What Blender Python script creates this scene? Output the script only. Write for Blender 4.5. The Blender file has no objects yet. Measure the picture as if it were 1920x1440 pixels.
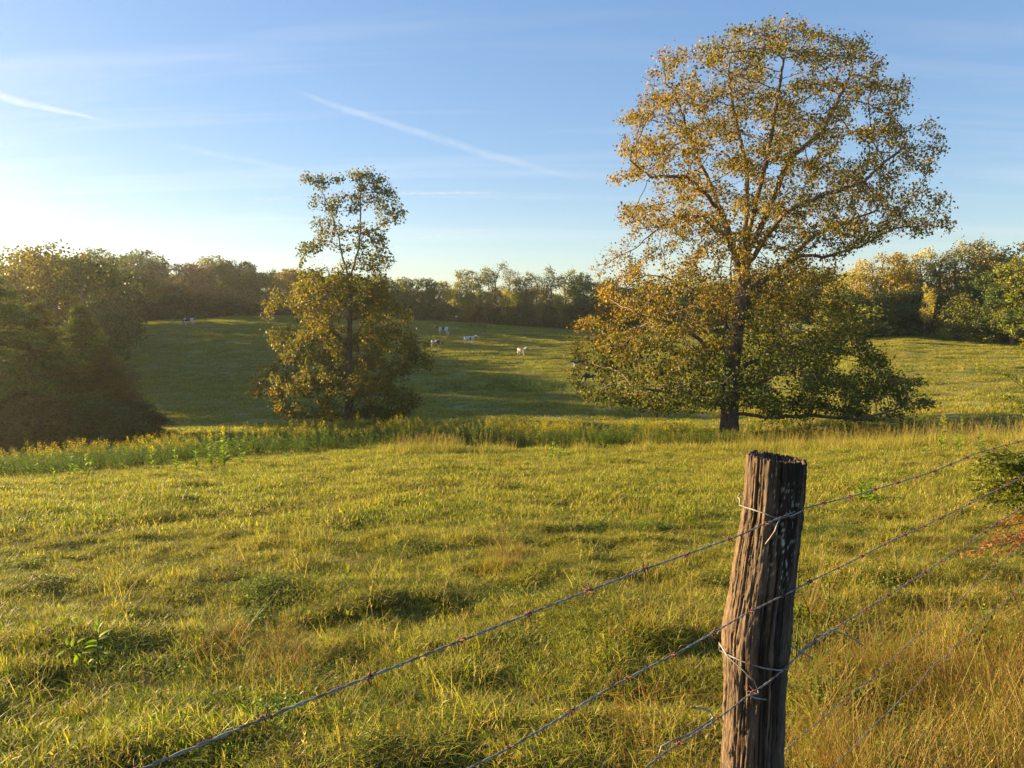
import bpy, math, random
import numpy as np
from mathutils import Vector, Matrix

R = math.radians
S = bpy.context.scene
COL = S.collection
rnd = random.Random(7)
RG = np.random.default_rng(11)

# ------------------------------------------------------------------ camera
F = 1340.0                       # focal length in pixels of the 1920 px wide photograph
PITCH = R(6.4)
EYE = Vector((0.0, 0.0, 1.62))
cam_d = bpy.data.cameras.new('camera')
cam_d.sensor_width = 36.0
cam_d.lens = 36.0 * F / 1920.0
cam_d.clip_start = 0.05
cam_d.clip_end = 120000.0
cam = bpy.data.objects.new('camera', cam_d)
COL.objects.link(cam)
cam.location = EYE
cam.rotation_euler = (R(90) - PITCH, 0, 0)
S.camera = cam

# ------------------------------------------------------------------ light
SUN_AZ = -67.0                   # degrees from the view direction (+Y), negative is to the left
SUN_EL = 11.0
SKY_STRENGTH = 0.085
FLARE_HAZE_DENSITY = 0.00030
SUN_STRENGTH = 5.0
world = bpy.data.worlds.new('World')
S.world = world
world.use_nodes = True
wn, wl = world.node_tree.nodes, world.node_tree.links
wn.clear()
w_out = wn.new('ShaderNodeOutputWorld')
w_bg = wn.new('ShaderNodeBackground')
sky = wn.new('ShaderNodeTexSky')
sky.sky_type = 'NISHITA'
sky.sun_disc = False
sky.sun_elevation = R(SUN_EL)
sky.sun_rotation = R(SUN_AZ)
sky.altitude = 200
sky.air_density = 1.0
sky.dust_density = 0.3
sky.ozone_density = 3.0
w_bg.inputs['Strength'].default_value = SKY_STRENGTH
# thin high cirrus veil, drawn in the direction of view, all round the sky
tc = wn.new('ShaderNodeTexCoord')
sep = wn.new('ShaderNodeSeparateXYZ'); wl.new(tc.outputs['Generated'], sep.inputs[0])
dv = wn.new('ShaderNodeMath'); dv.operation = 'ADD'; dv.inputs[1].default_value = 0.10
wl.new(sep.outputs['Z'], dv.inputs[0])
dm = wn.new('ShaderNodeMath'); dm.operation = 'MAXIMUM'; dm.inputs[1].default_value = 0.06
wl.new(dv.outputs[0], dm.inputs[0])
px_ = wn.new('ShaderNodeMath'); px_.operation = 'DIVIDE'; wl.new(sep.outputs['X'], px_.inputs[0]); wl.new(dm.outputs[0], px_.inputs[1])
py_ = wn.new('ShaderNodeMath'); py_.operation = 'DIVIDE'; wl.new(sep.outputs['Y'], py_.inputs[0]); wl.new(dm.outputs[0], py_.inputs[1])
cmb = wn.new('ShaderNodeCombineXYZ'); wl.new(px_.outputs[0], cmb.inputs[0]); wl.new(py_.outputs[0], cmb.inputs[1])
mp = wn.new('ShaderNodeMapping'); mp.inputs['Rotation'].default_value = (0, 0, R(-14)); mp.inputs['Scale'].default_value = (0.35, 2.3, 1)
wl.new(cmb.outputs[0], mp.inputs[0])
nz = wn.new('ShaderNodeTexNoise'); nz.inputs['Scale'].default_value = 1.1; nz.inputs['Detail'].default_value = 7; nz.inputs['Roughness'].default_value = 0.6
nz.inputs['Distortion'].default_value = 0.5
wl.new(mp.outputs[0], nz.inputs['Vector'])
mr = wn.new('ShaderNodeMapRange'); mr.inputs['From Min'].default_value = 0.47; mr.inputs['From Max'].default_value = 0.80
mr.inputs['To Min'].default_value = 0.0; mr.inputs['To Max'].default_value = 0.16
wl.new(nz.outputs['Fac'], mr.inputs['Value'])
sat = wn.new('ShaderNodeHueSaturation'); sat.inputs['Saturation'].default_value = 0.0; sat.inputs['Value'].default_value = 1.6
wl.new(sky.outputs[0], sat.inputs['Color'])
mx = wn.new('ShaderNodeMixRGB'); wl.new(mr.outputs[0], mx.inputs[0]); wl.new(sky.outputs[0], mx.inputs[1]); wl.new(sat.outputs[0], mx.inputs[2])
# camera tone of a bright evening sky: the same curve over the whole dome
gm = wn.new('ShaderNodeGamma'); gm.inputs['Gamma'].default_value = 0.53; wl.new(mx.outputs[0], gm.inputs['Color'])
hs = wn.new('ShaderNodeHueSaturation'); hs.inputs['Hue'].default_value = 0.515; hs.inputs['Saturation'].default_value = 1.42; hs.inputs['Value'].default_value = 1.22; wl.new(gm.outputs[0], hs.inputs['Color'])
wl.new(hs.outputs[0], w_bg.inputs['Color'])
wl.new(w_bg.outputs[0], w_out.inputs['Surface'])

sun_d = bpy.data.lights.new('sun', 'SUN')
sun_d.energy = SUN_STRENGTH
sun_d.angle = R(0.6)
sun_d.color = (1.0, 0.75, 0.38)
sun = bpy.data.objects.new('sun', sun_d)
COL.objects.link(sun)
to_sun = Vector((math.sin(R(SUN_AZ)) * math.cos(R(SUN_EL)), math.cos(R(SUN_AZ)) * math.cos(R(SUN_EL)), math.sin(R(SUN_EL))))
sun.rotation_euler = to_sun.to_track_quat('Z', 'Y').to_euler()
sun.location = to_sun * 300

vs = S.view_settings
vs.view_transform = 'Standard'
vs.look = 'None'
vs.gamma = 1.0
vs.exposure = 2.08
vs.use_curve_mapping = False
S.cycles.max_bounces = 6
S.cycles.diffuse_bounces = 3
S.cycles.glossy_bounces = 2
S.cycles.transmission_bounces = 4
S.cycles.transparent_max_bounces = 12
S.cycles.volume_bounces = 0
S.cycles.use_denoising = True
S.cycles.sample_clamp_indirect = 4.0

# ------------------------------------------------------------------ helpers
CP, SP = math.cos(PITCH), math.sin(PITCH)

def ray(px, py):
    """direction through a pixel of the photograph, scaled so that its y is 1"""
    u = (px - 960.0) / F; v = -(py - 720.0) / F
    y = CP + v * SP; z = -SP + v * CP
    return Vector((u / y, 1.0, z / y))

def at(px, py, Y):
    return EYE + ray(px, py) * Y

def px2t(px, py=640):
    return ray(px, py).x

def hash2(ix, iy, seed):
    h = (ix.astype(np.int64) * 374761393 + iy.astype(np.int64) * 668265263 + seed * 974634777) & 0xffffffff
    h = ((h ^ (h >> 13)) * 1274126177) & 0xffffffff
    return (h ^ (h >> 16)) & 0xffffffff

def pn(x, y, seed=0):
    x = np.asarray(x, float); y = np.asarray(y, float)
    x0 = np.floor(x); y0 = np.floor(y); fx = x - x0; fy = y - y0
    u = fx * fx * fx * (fx * (fx * 6 - 15) + 10); v = fy * fy * fy * (fy * (fy * 6 - 15) + 10)
    def g(dx, dy):
        a = hash2(x0 + dx, y0 + dy, seed) * (2 * math.pi / 4294967296.0)
        return np.cos(a) * (fx - dx) + np.sin(a) * (fy - dy)
    a = g(0, 0) * (1 - u) + g(1, 0) * u
    b = g(0, 1) * (1 - u) + g(1, 1) * u
    return (a * (1 - v) + b * v) * 1.5

def fbm(x, y, seed=0, octv=3):
    s = 0; a = 1.0; n = 0
    for i in range(octv):
        s = s + a * pn(x * 2 ** i, y * 2 ** i, seed + i * 17); n += a; a *= 0.5
    return s / n

def smooth(a, b, x):
    t = np.clip((x - a) / (b - a), 0, 1)
    return t * t * (3 - 2 * t)

def tag(o, label=None, cat=None, group=None, kind=None):
    if label: o['label'] = label
    if cat: o['category'] = cat
    if group: o['group'] = group
    if kind: o['kind'] = kind
    return o

def mesh_np(name, V, faces_flat, sizes, mat=None, lc=None, smooth_shade=False):
    """mesh from numpy arrays; faces_flat holds loop vertex indices, sizes the loop totals"""
    me = bpy.data.meshes.new(name)
    V = np.asarray(V, np.float32); ff = np.asarray(faces_flat, np.int32); sz = np.asarray(sizes, np.int32)
    me.vertices.add(len(V)); me.vertices.foreach_set('co', V.ravel())
    me.loops.add(len(ff)); me.loops.foreach_set('vertex_index', ff)
    me.polygons.add(len(sz))
    st = np.zeros(len(sz), np.int32); st[1:] = np.cumsum(sz)[:-1]
    me.polygons.foreach_set('loop_start', st)
    try: me.polygons.foreach_set('loop_total', sz)
    except Exception: pass
    me.update(calc_edges=True)
    if lc is not None:
        at_ = me.color_attributes.new('lc', 'FLOAT_COLOR', 'POINT')
        c = np.ones((len(V), 4), np.float32); c[:, :3] = lc
        at_.data.foreach_set('color', c.ravel())
    if smooth_shade:
        me.polygons.foreach_set('use_smooth', np.ones(len(sz), bool))
    if mat: me.materials.append(mat)
    me.validate()
    return me

def link(name, me, parent=None):
    o = bpy.data.objects.new(name, me); COL.objects.link(o)
    if parent is not None: o.parent = parent
    return o

def empty(name, loc, rz=0.0):
    o = bpy.data.objects.new(name, None); COL.objects.link(o)
    o.empty_display_size = 0.3
    o.location = loc; o.rotation_euler = (0, 0, rz)
    return o

class MB:
    """collects vertices, faces and vertex colours"""
    def __init__(s): s.v = []; s.f = []; s.z = []; s.c = []; s.n = 0
    def add(s, V, Fc, col):
        V = np.asarray(V, float)
        s.v.append(V)
        for f in Fc:
            s.f.extend([i + s.n for i in f]); s.z.append(len(f))
        c = np.empty((len(V), 3)); c[:] = col
        s.c.append(c); s.n += len(V)
    def addflat(s, V, ff, sz, col):
        s.v.append(np.asarray(V, float)); s.f.extend((np.asarray(ff) + s.n).tolist()); s.z.extend(list(sz))
        c = np.empty((len(V), 3)); c[:] = col
        s.c.append(c); s.n += len(V)
    def tube(s, P, rad, k=5, col=(0.2, 0.15, 0.1), cap=True):
        P = [Vector(p) for p in P]
        n = len(P)
        rad = [rad] * n if not hasattr(rad, '__len__') else rad
        V = []; t0 = (P[1] - P[0]).normalized()
        u = t0.orthogonal().normalized()
        for i in range(n):
            t = (P[min(i + 1, n - 1)] - P[max(i - 1, 0)])
            t = t.normalized() if t.length > 1e-9 else t0
            u = (u - t * u.dot(t)); u = u.normalized() if u.length > 1e-6 else t.orthogonal().normalized()
            w = t.cross(u)
            for j in range(k):
                a = 2 * math.pi * j / k
                V.append(P[i] + (u * math.cos(a) + w * math.sin(a)) * rad[i])
        Fc = []
        for i in range(n - 1):
            for j in range(k):
                a = i * k + j; b = i * k + (j + 1) % k
                Fc.append((a, b, b + k, a + k))
        if cap:
            Fc.append(tuple(range(k))[::-1]); Fc.append(tuple(range((n - 1) * k, n * k)))
        s.add([tuple(v) for v in V], Fc, col)
    def mesh(s, name, mat, smooth_shade=False):
        return mesh_np(name, np.concatenate(s.v), s.f, s.z, mat, np.concatenate(s.c), smooth_shade)

# ------------------------------------------------------------------ materials
def new_mat(name):
    m = bpy.data.materials.new(name); m.use_nodes = True
    n = m.node_tree.nodes; n.clear()
    return m, n, m.node_tree.links

def plant_mat(name, trans=0.45, obj_col=False, rough=0.55, spec=0.25, tcol=(1.15, 1.25, 0.55)):
    m, n, l = new_mat(name)
    out = n.new('ShaderNodeOutputMaterial')
    a = n.new('ShaderNodeAttribute'); a.attribute_type = 'GEOMETRY'; a.attribute_name = 'lc'
    col = a.outputs['Color']
    if obj_col:
        oi = n.new('ShaderNodeObjectInfo')
        mm = n.new('ShaderNodeMixRGB'); mm.blend_type = 'MULTIPLY'; mm.inputs[0].default_value = 1
        l.new(col, mm.inputs[1]); l.new(oi.outputs['Color'], mm.inputs[2]); col = mm.outputs[0]
    else:
        t = n.new('ShaderNodeAttribute'); t.attribute_type = 'INSTANCER'; t.attribute_name = 'tint'
        mm = n.new('ShaderNodeMixRGB'); l.new(t.outputs['Fac'], mm.inputs[0]); l.new(col, mm.inputs[1])
        mm.inputs[2].default_value = (0.50, 0.37, 0.085, 1)
        b = n.new('ShaderNodeAttribute'); b.attribute_type = 'INSTANCER'; b.attribute_name = 'dim'
        sc = n.new('ShaderNodeMath'); sc.operation = 'SUBTRACT'; sc.inputs[0].default_value = 1.0
        l.new(b.outputs['Fac'], sc.inputs[1])
        m2 = n.new('ShaderNodeMixRGB'); m2.blend_type = 'MULTIPLY'; m2.inputs[0].default_value = 1
        l.new(mm.outputs[0], m2.inputs[1]); l.new(sc.outputs[0], m2.inputs[2]); col = m2.outputs[0]
    p = n.new('ShaderNodeBsdfPrincipled'); p.inputs['Roughness'].default_value = rough
    p.inputs['Specular IOR Level'].default_value = spec
    l.new(col, p.inputs['Base Color'])
    tr = n.new('ShaderNodeBsdfTranslucent')
    tm = n.new('ShaderNodeMixRGB'); tm.blend_type = 'MULTIPLY'; tm.inputs[0].default_value = 1
    tm.inputs[2].default_value = (*tcol, 1); l.new(col, tm.inputs[1]); l.new(tm.outputs[0], tr.inputs['Color'])
    mix = n.new('ShaderNodeMixShader'); mix.inputs[0].default_value = trans
    l.new(p.outputs[0], mix.inputs[1]); l.new(tr.outputs[0], mix.inputs[2])
    l.new(mix.outputs[0], out.inputs['Surface'])
    return m

M_GRASS = plant_mat('grass_blades', 0.42)
M_WEED = plant_mat('weed_leaves', 0.45)
M_LEAF = plant_mat('autumn_leaves', 0.42, tcol=(1.2, 1.1, 0.5))
M_LEAFBG = plant_mat('wood_leaves', 0.30, obj_col=True, tcol=(1.2, 1.15, 0.5))

def bark_mat(name, c1, c2, scale=6.0, zs=0.25, bump=0.6):
    m, n, l = new_mat(name)
    out = n.new('ShaderNodeOutputMaterial'); p = n.new('ShaderNodeBsdfPrincipled')
    p.inputs['Roughness'].default_value = 0.9; p.inputs['Specular IOR Level'].default_value = 0.15
    t = n.new('ShaderNodeTexCoord'); mp = n.new('ShaderNodeMapping'); mp.inputs['Scale'].default_value = (1, 1, zs)
    l.new(t.outputs['Object'], mp.inputs[0])
    nz = n.new('ShaderNodeTexNoise'); nz.inputs['Scale'].default_value = scale; nz.inputs['Detail'].default_value = 8
    nz.inputs['Roughness'].default_value = 0.65
    l.new(mp.outputs[0], nz.inputs['Vector'])
    r = n.new('ShaderNodeValToRGB'); r.color_ramp.elements[0].position = 0.35; r.color_ramp.elements[1].position = 0.68
    r.color_ramp.elements[0].color = (*c1, 1); r.color_ramp.elements[1].color = (*c2, 1)
    l.new(nz.outputs['Fac'], r.inputs[0]); l.new(r.outputs[0], p.inputs['Base Color'])
    b = n.new('ShaderNodeBump'); b.inputs['Strength'].default_value = bump; b.inputs['Distance'].default_value = 0.04
    l.new(nz.outputs['Fac'], b.inputs['Height']); l.new(b.outputs[0], p.inputs['Normal'])
    l.new(p.outputs[0], out.inputs['Surface'])
    return m

M_BARK = bark_mat('bark', (0.065, 0.050, 0.038), (0.26, 0.20, 0.15))
M_BARKBG = bark_mat('bark_grey', (0.09, 0.07, 0.055), (0.26, 0.21, 0.17), 3.0)

# ------------------------------------------------------------------ terrain
# measured rows of the photograph at measured distances, turned into heights of the land
PROFILES = {
    -300: [(18, 905), (28, 890), (40, 855), (60, 800), (85, 735), (110, 680), (135, 640), (160, 622)],
    0:    [(18, 903), (28, 888), (40, 853), (60, 792), (85, 720), (110, 665), (135, 622), (160, 612)],
    260:  [(19, 893), (28, 868), (40, 838), (58, 795), (78, 738), (98, 680), (118, 632), (136, 603), (160, 598)],
    500:  [(21, 876), (30, 845), (42, 818), (58, 790), (76, 738), (96, 678), (116, 625), (136, 590), (160, 590)],
    800:  [(24, 852), (32, 835), (44, 808), (58, 789), (75, 740), (92, 697), (106, 658), (120, 622), (138, 601), (165, 598)],
    1080: [(25, 850), (32, 838), (44, 812), (56, 785), (72, 740), (88, 700), (104, 665), (120, 636), (138, 618), (165, 612)],
    1400: [(25, 847), (34, 838), (44, 818), (54, 785), (68, 738), (84, 692), (100, 655), (115, 634), (130, 626), (160, 618)],
    1700: [(24, 838), (30, 834), (38, 815), (48, 772), (60, 725), (74, 680), (88, 648), (98, 632), (115, 625), (150, 615)],
    1920: [(22, 834), (28, 830), (36, 806), (46, 765), (57, 722), (68, 686), (78, 664), (86, 655), (105, 645), (150, 628)],
    2300: [(20, 834), (28, 828), (36, 800), (46, 760), (57, 718), (68, 684), (78, 664), (88, 650), (110, 640), (150, 628)],
}
TD = np.exp(np.linspace(math.log(0.5), math.log(9000), 700))
TT = np.array([px2t(p) for p in sorted(PROFILES)])
rows_ = []
for p in sorted(PROFILES):
    pts = PROFILES[p]
    d = [0.0]; z = [0.0]
    zz = [(dd, at(p, yy, dd).z) for dd, yy in pts]
    d0, z0 = zz[0]
    s = z0 / d0
    for q in (2, 5, 9, 14): d.append(q); z.append(s * q * (0.92 if q < 6 else 0.97))
    for a, b in zz: d.append(a); z.append(b)
    d += [240, 400, 9000]; z += [zz[-1][1] - 1.5, zz[-1][1] - 4.0, -30.0]
    row = np.interp(TD, d, z)
    for _ in range(4):
        k = np.ones(9) / 9.0
        row = np.convolve(np.pad(row, 4, mode='edge'), k, 'valid')
    rows_.append(row)
TABLE = np.array(rows_)
LTD = np.log(TD)

def base_h(x, y):
    x = np.asarray(x, float); y = np.asarray(y, float)
    r = np.hypot(x, y); th = np.arctan2(x, y)
    tc_ = np.clip(np.abs(th), 0, R(42))
    d = np.clip(r * np.cos(tc_), 0.5, 8999)
    t = np.clip(np.tan(np.clip(th, -R(42), R(42))), TT[0], TT[-1])
    # smooth blend across columns
    i = np.clip(np.searchsorted(TT, t) - 1, 0, len(TT) - 2)
    f = (t - TT[i]) / (TT[i + 1] - TT[i]); f = f * f * (3 - 2 * f) * 0.5 + f * 0.5
    q = (np.log(d) - LTD[0]) / (LTD[1] - LTD[0]); q = np.clip(q, 0, len(TD) - 1.001); j = q.astype(int); g = q - j
    h = (TABLE[i, j] * (1 - g) + TABLE[i, j + 1] * g) * (1 - f) + (TABLE[i + 1, j] * (1 - g) + TABLE[i + 1, j + 1] * g) * f
    return h

def track_mask(x, y):
    # faint worn cattle track crossing the near field
    yl = np.interp(x, [-14, -6.5, -3.5, 0, 4, 10], [6.8, 8.6, 10.8, 14.5, 19.0, 24.0])
    return np.exp(-((y - yl - 0.35 * pn(x * 0.4, y * 0.1, 3)) / 0.55) ** 2)

def H(x, y):
    x = np.asarray(x, float); y = np.asarray(y, float)
    d = np.hypot(x, y)
    h = base_h(x, y)
    near = 1 - smooth(24, 40, d)
    tm = track_mask(x, y) * near
    a = fbm(x * 0.55 + 0.3 * y, y * 1.15, 5, 3)
    b = pn(x * 2.2, y * 3.0, 9)
    tus = np.clip(pn(x * 0.8 + 31, y * 1.2, 23) - 0.22, 0, 1)
    h = h + near * (0.12 * a + 0.060 * b + 0.03 * pn(x * 4.5, y * 5.5, 10) + 0.15 * tus) * (1 - 0.75 * tm) * smooth(0.8, 3.0, d) - 0.05 * tm
    far = smooth(34, 55, d) * (1 - smooth(180, 260, d))
    ter = pn(x * 0.07 + 0.02 * y, y * 0.42 + 0.05 * x, 41) + 0.5 * pn(x * 0.16, y * 0.85, 42)
    h = h + far * (0.15 * ter + 0.10 * pn(x * 0.5, y * 1.3, 43) + 0.10 * pn(x * 0.22 + 0.1 * y, y * 1.1, 44))
    return h

def Hs(x, y): return float(H(np.array([x]), np.array([y]))[0])

def dry(x, y):
    """0 fresh green to 1 dry straw, by place"""
    x = np.asarray(x, float); y = np.asarray(y, float)
    v = 0.36 + 0.55 * fbm(x * 0.22, y * 0.35, 61, 3) + 0.25 * pn(x * 1.1, y * 1.6, 62)
    d = np.hypot(x, y)
    v = v + 0.70 * track_mask(x, y) * (1 - smooth(24, 40, d))
    v = v + 0.22 * np.exp(-(((x - 1.9) / 1.2) ** 2 + ((y - 2.4) / 1.5) ** 2))
    th = np.arctan2(x, y)
    v = v + 0.12 * smooth(0.33, 0.55, th) * smooth(40, 60, d)
    return np.clip(v, 0, 1)

def build_ground():
    th = np.concatenate([np.arange(-180, -46, 4.0), np.arange(-46, 46, 0.33), np.arange(46, 180, 4.0)])
    th = np.radians(th)
    rr = np.concatenate([np.exp(np.arange(math.log(0.25), math.log(170), 0.0155)), np.exp(np.linspace(math.log(172), math.log(8000), 40))])
    TH, RR = np.meshgrid(th, rr)
    X = RR * np.sin(TH); Y = RR * np.cos(TH)
    Z = H(X.ravel(), Y.ravel()).reshape(X.shape)
    V = np.stack([X.ravel(), Y.ravel(), Z.ravel()], 1)
    n, m = X.shape
    V = np.vstack([V, [[0, 0, float(Z[0].mean())]]])
    i = np.arange(n - 1)[:, None] * m; j = np.arange(m)[None, :]; j2 = (j + 1) % m
    q = np.stack([(i + j), (i + m + j), (i + m + j2), (i + j2)], -1).reshape(-1, 4)
    c = n * m
    tri = np.stack([np.full(m, c), np.arange(m), (np.arange(m) + 1) % m], 1)
    ff = np.concatenate([q[:, ::-1].ravel(), tri[:, ::-1].ravel()])
    sz = np.concatenate([np.full(len(q), 4), np.full(m, 3)])
    D = dry(V[:, 0], V[:, 1])[:, None]
    g = np.array([0.050, 0.060, 0.014]); s = np.array([0.15, 0.11, 0.040])
    lc = g * (1 - D) + s * D
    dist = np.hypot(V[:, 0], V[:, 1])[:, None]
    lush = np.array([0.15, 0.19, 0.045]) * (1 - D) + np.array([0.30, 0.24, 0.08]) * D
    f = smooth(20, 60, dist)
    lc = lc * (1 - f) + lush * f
    m_, nn, l = new_mat('pasture_soil_and_grass')
    out = nn.new('ShaderNodeOutputMaterial'); p = nn.new('ShaderNodeBsdfPrincipled')
    p.inputs['Roughness'].default_value = 0.95; p.inputs['Specular IOR Level'].default_value = 0.1
    a = nn.new('ShaderNodeAttribute'); a.attribute_name = 'lc'
    t = nn.new('ShaderNodeTexCoord'); nz = nn.new('ShaderNodeTexNoise'); nz.inputs['Scale'].default_value = 5.0
    nz.inputs['Detail'].default_value = 8; nz.inputs['Roughness'].default_value = 0.7
    l.new(t.outputs['Object'], nz.inputs['Vector'])
    mr = nn.new('ShaderNodeMapRange'); mr.inputs['From Min'].default_value = 0.3; mr.inputs['From Max'].default_value = 0.7
    mr.inputs['To Min'].default_value = 0.55; mr.inputs['To Max'].default_value = 1.35
    l.new(nz.outputs['Fac'], mr.inputs['Value'])
    mm = nn.new('ShaderNodeMixRGB'); mm.blend_type = 'MULTIPLY'; mm.inputs[0].default_value = 1
    l.new(a.outputs['Color'], mm.inputs[1]); l.new(mr.outputs[0], mm.inputs[2]); l.new(mm.outputs[0], p.inputs['Base Color'])
    b = nn.new('ShaderNodeBump'); b.inputs['Strength'].default_value = 0.8; b.inputs['Distance'].default_value = 0.08
    l.new(nz.outputs['Fac'], b.inputs['Height']); l.new(b.outputs[0], p.inputs['Normal'])
    l.new(p.outputs[0], out.inputs['Surface'])
    o = link('ground', mesh_np('ground', V, ff, sz, m_, lc, True))
    tag(o, 'rolling pasture falling to a hollow and rising to a far crest', None, None, 'structure')
build_ground()

# ------------------------------------------------------------------ instancing of uncountable growth
def scatter(name, label, variants, P, rz, sc, tint, dim, idx, tilt=None, cat=None):
    col = bpy.data.collections.new(name + '_kinds')
    for v in variants:
        ob = bpy.data.objects.new(v.name, v); col.objects.link(ob)
    n = len(P)
    me = bpy.data.meshes.new(name)
    me.vertices.add(n); me.vertices.foreach_set('co', np.asarray(P, np.float32).ravel())
    def attr(nm, ty, arr, key):
        a = me.attributes.new(nm, ty, 'POINT'); a.data.foreach_set(key, arr)
    rot = np.zeros((n, 3), np.float32); rot[:, 2] = rz
    if tilt is not None: rot[:, 0] = tilt[:, 0]; rot[:, 1] = tilt[:, 1]
    attr('rot', 'FLOAT_VECTOR', rot.ravel(), 'vector')
    sc = np.asarray(sc, np.float32)
    if sc.ndim == 1: sc = np.repeat(sc[:, None], 3, 1)
    attr('scl', 'FLOAT_VECTOR', sc.ravel().astype(np.float32), 'vector')
    attr('tint', 'FLOAT', np.asarray(tint, np.float32), 'value')
    attr('dim', 'FLOAT', np.asarray(dim, np.float32), 'value')
    attr('idx', 'INT', np.asarray(idx, np.int32), 'value')
    ob = link(name, me)
    tag(ob, label, cat, None, 'stuff')
    ng = bpy.data.node_groups.new(name + '_nodes', 'GeometryNodeTree')
    ng.interface.new_socket('Geometry', in_out='INPUT', socket_type='NodeSocketGeometry')
    ng.interface.new_socket('Geometry', in_out='OUTPUT', socket_type='NodeSocketGeometry')
    N, L = ng.nodes, ng.links
    gi = N.new('NodeGroupInput'); go = N.new('NodeGroupOutput')
    ci = N.new('GeometryNodeCollectionInfo'); ci.inputs['Collection'].default_value = col
    ci.inputs['Separate Children'].default_value = True; ci.inputs['Reset Children'].default_value = True
    ip = N.new('GeometryNodeInstanceOnPoints')
    mp_ = N.new('GeometryNodeMeshToPoints')
    L.new(gi.outputs[0], mp_.inputs['Mesh']); L.new(mp_.outputs[0], ip.inputs['Points'])
    L.new(ci.outputs[0], ip.inputs['Instance'])
    ip.inputs['Pick Instance'].default_value = True
    def na(nm, ty):
        a = N.new('GeometryNodeInputNamedAttribute'); a.data_type = ty; a.inputs['Name'].default_value = nm
        return a.outputs['Attribute']
    L.new(na('idx', 'INT'), ip.inputs['Instance Index'])
    L.new(na('rot', 'FLOAT_VECTOR'), ip.inputs['Rotation'])
    L.new(na('scl', 'FLOAT_VECTOR'), ip.inputs['Scale'])
    L.new(ip.outputs[0], go.inputs[0])
    md = ob.modifiers.new('growth', 'NODES'); md.node_group = ng
    return ob

GREENS = np.array([[0.23, 0.29, 0.018], [0.33, 0.36, 0.024], [0.13, 0.19, 0.016], [0.42, 0.40, 0.035], [0.26, 0.31, 0.018]])
STRAWS = np.array([[0.50, 0.38, 0.11], [0.38, 0.24, 0.07], [0.58, 0.46, 0.18], [0.32, 0.17, 0.055]])

def blades(n, rad, hmin, hmax, w, lean, straw=0.2, seed=0, segs=2, upright=0.0, curl=0.6):
    """n grass blades as strips, vectorised"""
    g = np.random.default_rng(seed)
    a = g.uniform(0, 2 * np.pi, n); rr = rad * np.sqrt(g.uniform(0, 1, n))
    bx = rr * np.cos(a); by = rr * np.sin(a)
    h = g.uniform(hmin, hmax, n) * (1 - 0.35 * (rr / max(rad, 1e-6)) ** 2)
    d = g.uniform(0, 2 * np.pi, n)
    ln = np.abs(g.normal(lean, lean * 0.6, n)) * (1 - upright)
    ww = w * g.uniform(0.6, 1.3, n)
    tw = d + np.pi / 2 + g.normal(0, 0.5, n)
    sx, sy = np.cos(tw), np.sin(tw)
    V = []; 
    ks = np.linspace(0, 1, segs + 1)
    rows = []
    for k in ks:
        off = h * ln * (k + curl * k * k)
        z = h * (k - 0.35 * ln * k * k)
        cx = bx + np.cos(d) * off; cy = by + np.sin(d) * off
        wk = ww * (1 - k) ** 0.7 * 0.5
        if k < 1:
            rows.append(np.stack([cx - sx * wk, cy - sy * wk, z - (0.02 if k == 0 else 0)], 1))
            rows.append(np.stack([cx + sx * wk, cy + sy * wk, z - (0.02 if k == 0 else 0)], 1))
        else:
            rows.append(np.stack([cx, cy, z], 1))
    V = np.stack(rows, 1).reshape(-1, 3)
    m = 2 * segs + 1
    ff = []; sz = []
    base = (np.arange(n) * m)[:, None]
    pat = []
    for s_ in range(segs - 1):
        pat.append([2 * s_, 2 * s_ + 1, 2 * s_ + 3, 2 * s_ + 2])
    quads = (base[:, :, None] + np.array(pat)[None]).reshape(-1, 4) if pat else np.zeros((0, 4), int)
    tri = (base + np.array([[2 * segs - 2, 2 * segs - 1, 2 * segs]])).reshape(-1, 3)
    ff = np.concatenate([quads.ravel(), tri.ravel()]); sz = np.concatenate([np.full(len(quads), 4), np.full(len(tri), 3)])
    isst = g.uniform(0, 1, n) < straw
    c = np.where(isst[:, None], STRAWS[g.integers(0, len(STRAWS), n)], GREENS[g.integers(0, len(GREENS), n)])
    c = c * g.uniform(0.75, 1.25, (n, 1))
    lc = np.repeat(c, m, 0)
    return V, ff, sz, lc

def blade_mesh(name, *a, mat=None, **k):
    V, ff, sz, lc = blades(*a, **k)
    return mesh_np(name, V, ff, sz, mat or M_GRASS, lc)

def leaf_quads(P, D, Nn, ln, wd):
    """folded diamond leaves: positions, direction, normal, length, width arrays"""
    Nn = Nn - D * np.sum(Nn * D, 1, keepdims=True); Nn /= np.linalg.norm(Nn, axis=1, keepdims=True) + 1e-9
    Sd = np.cross(D, Nn)
    ln = ln[:, None]; wd = wd[:, None]
    b = P; t = P + D * ln; mid = P + D * ln * 0.45 + Nn * wd * 0.18
    l_ = mid - Sd * wd * 0.5; r_ = mid + Sd * wd * 0.5
    n = len(P)
    V = np.stack([b, l_, t, r_], 1).reshape(-1, 3)
    base = (np.arange(n) * 4)[:, None]
    T = np.concatenate([base + np.array([[0, 2, 1]]), base + np.array([[0, 3, 2]])], 1).reshape(-1, 3)
    return V, T.ravel(), np.full(len(T), 3)

def rand_dirs(n, g):
    v = g.normal(0, 1, (n, 3)); return v / np.linalg.norm(v, axis=1, keepdims=True)

def sector(d0, d1, n, t0=-0.86, t1=0.86, pad=1.2):
    """random ground places between two distances, filling the field of view and a margin"""
    d = np.sqrt(RG.uniform(d0 ** 2, d1 ** 2, n)); t = RG.uniform(t0, t1, n)
    x = d * t + RG.uniform(-pad, pad, n)
    return x, d

def put(x, y): return np.stack([x, y, H(x, y)], 1)

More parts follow.
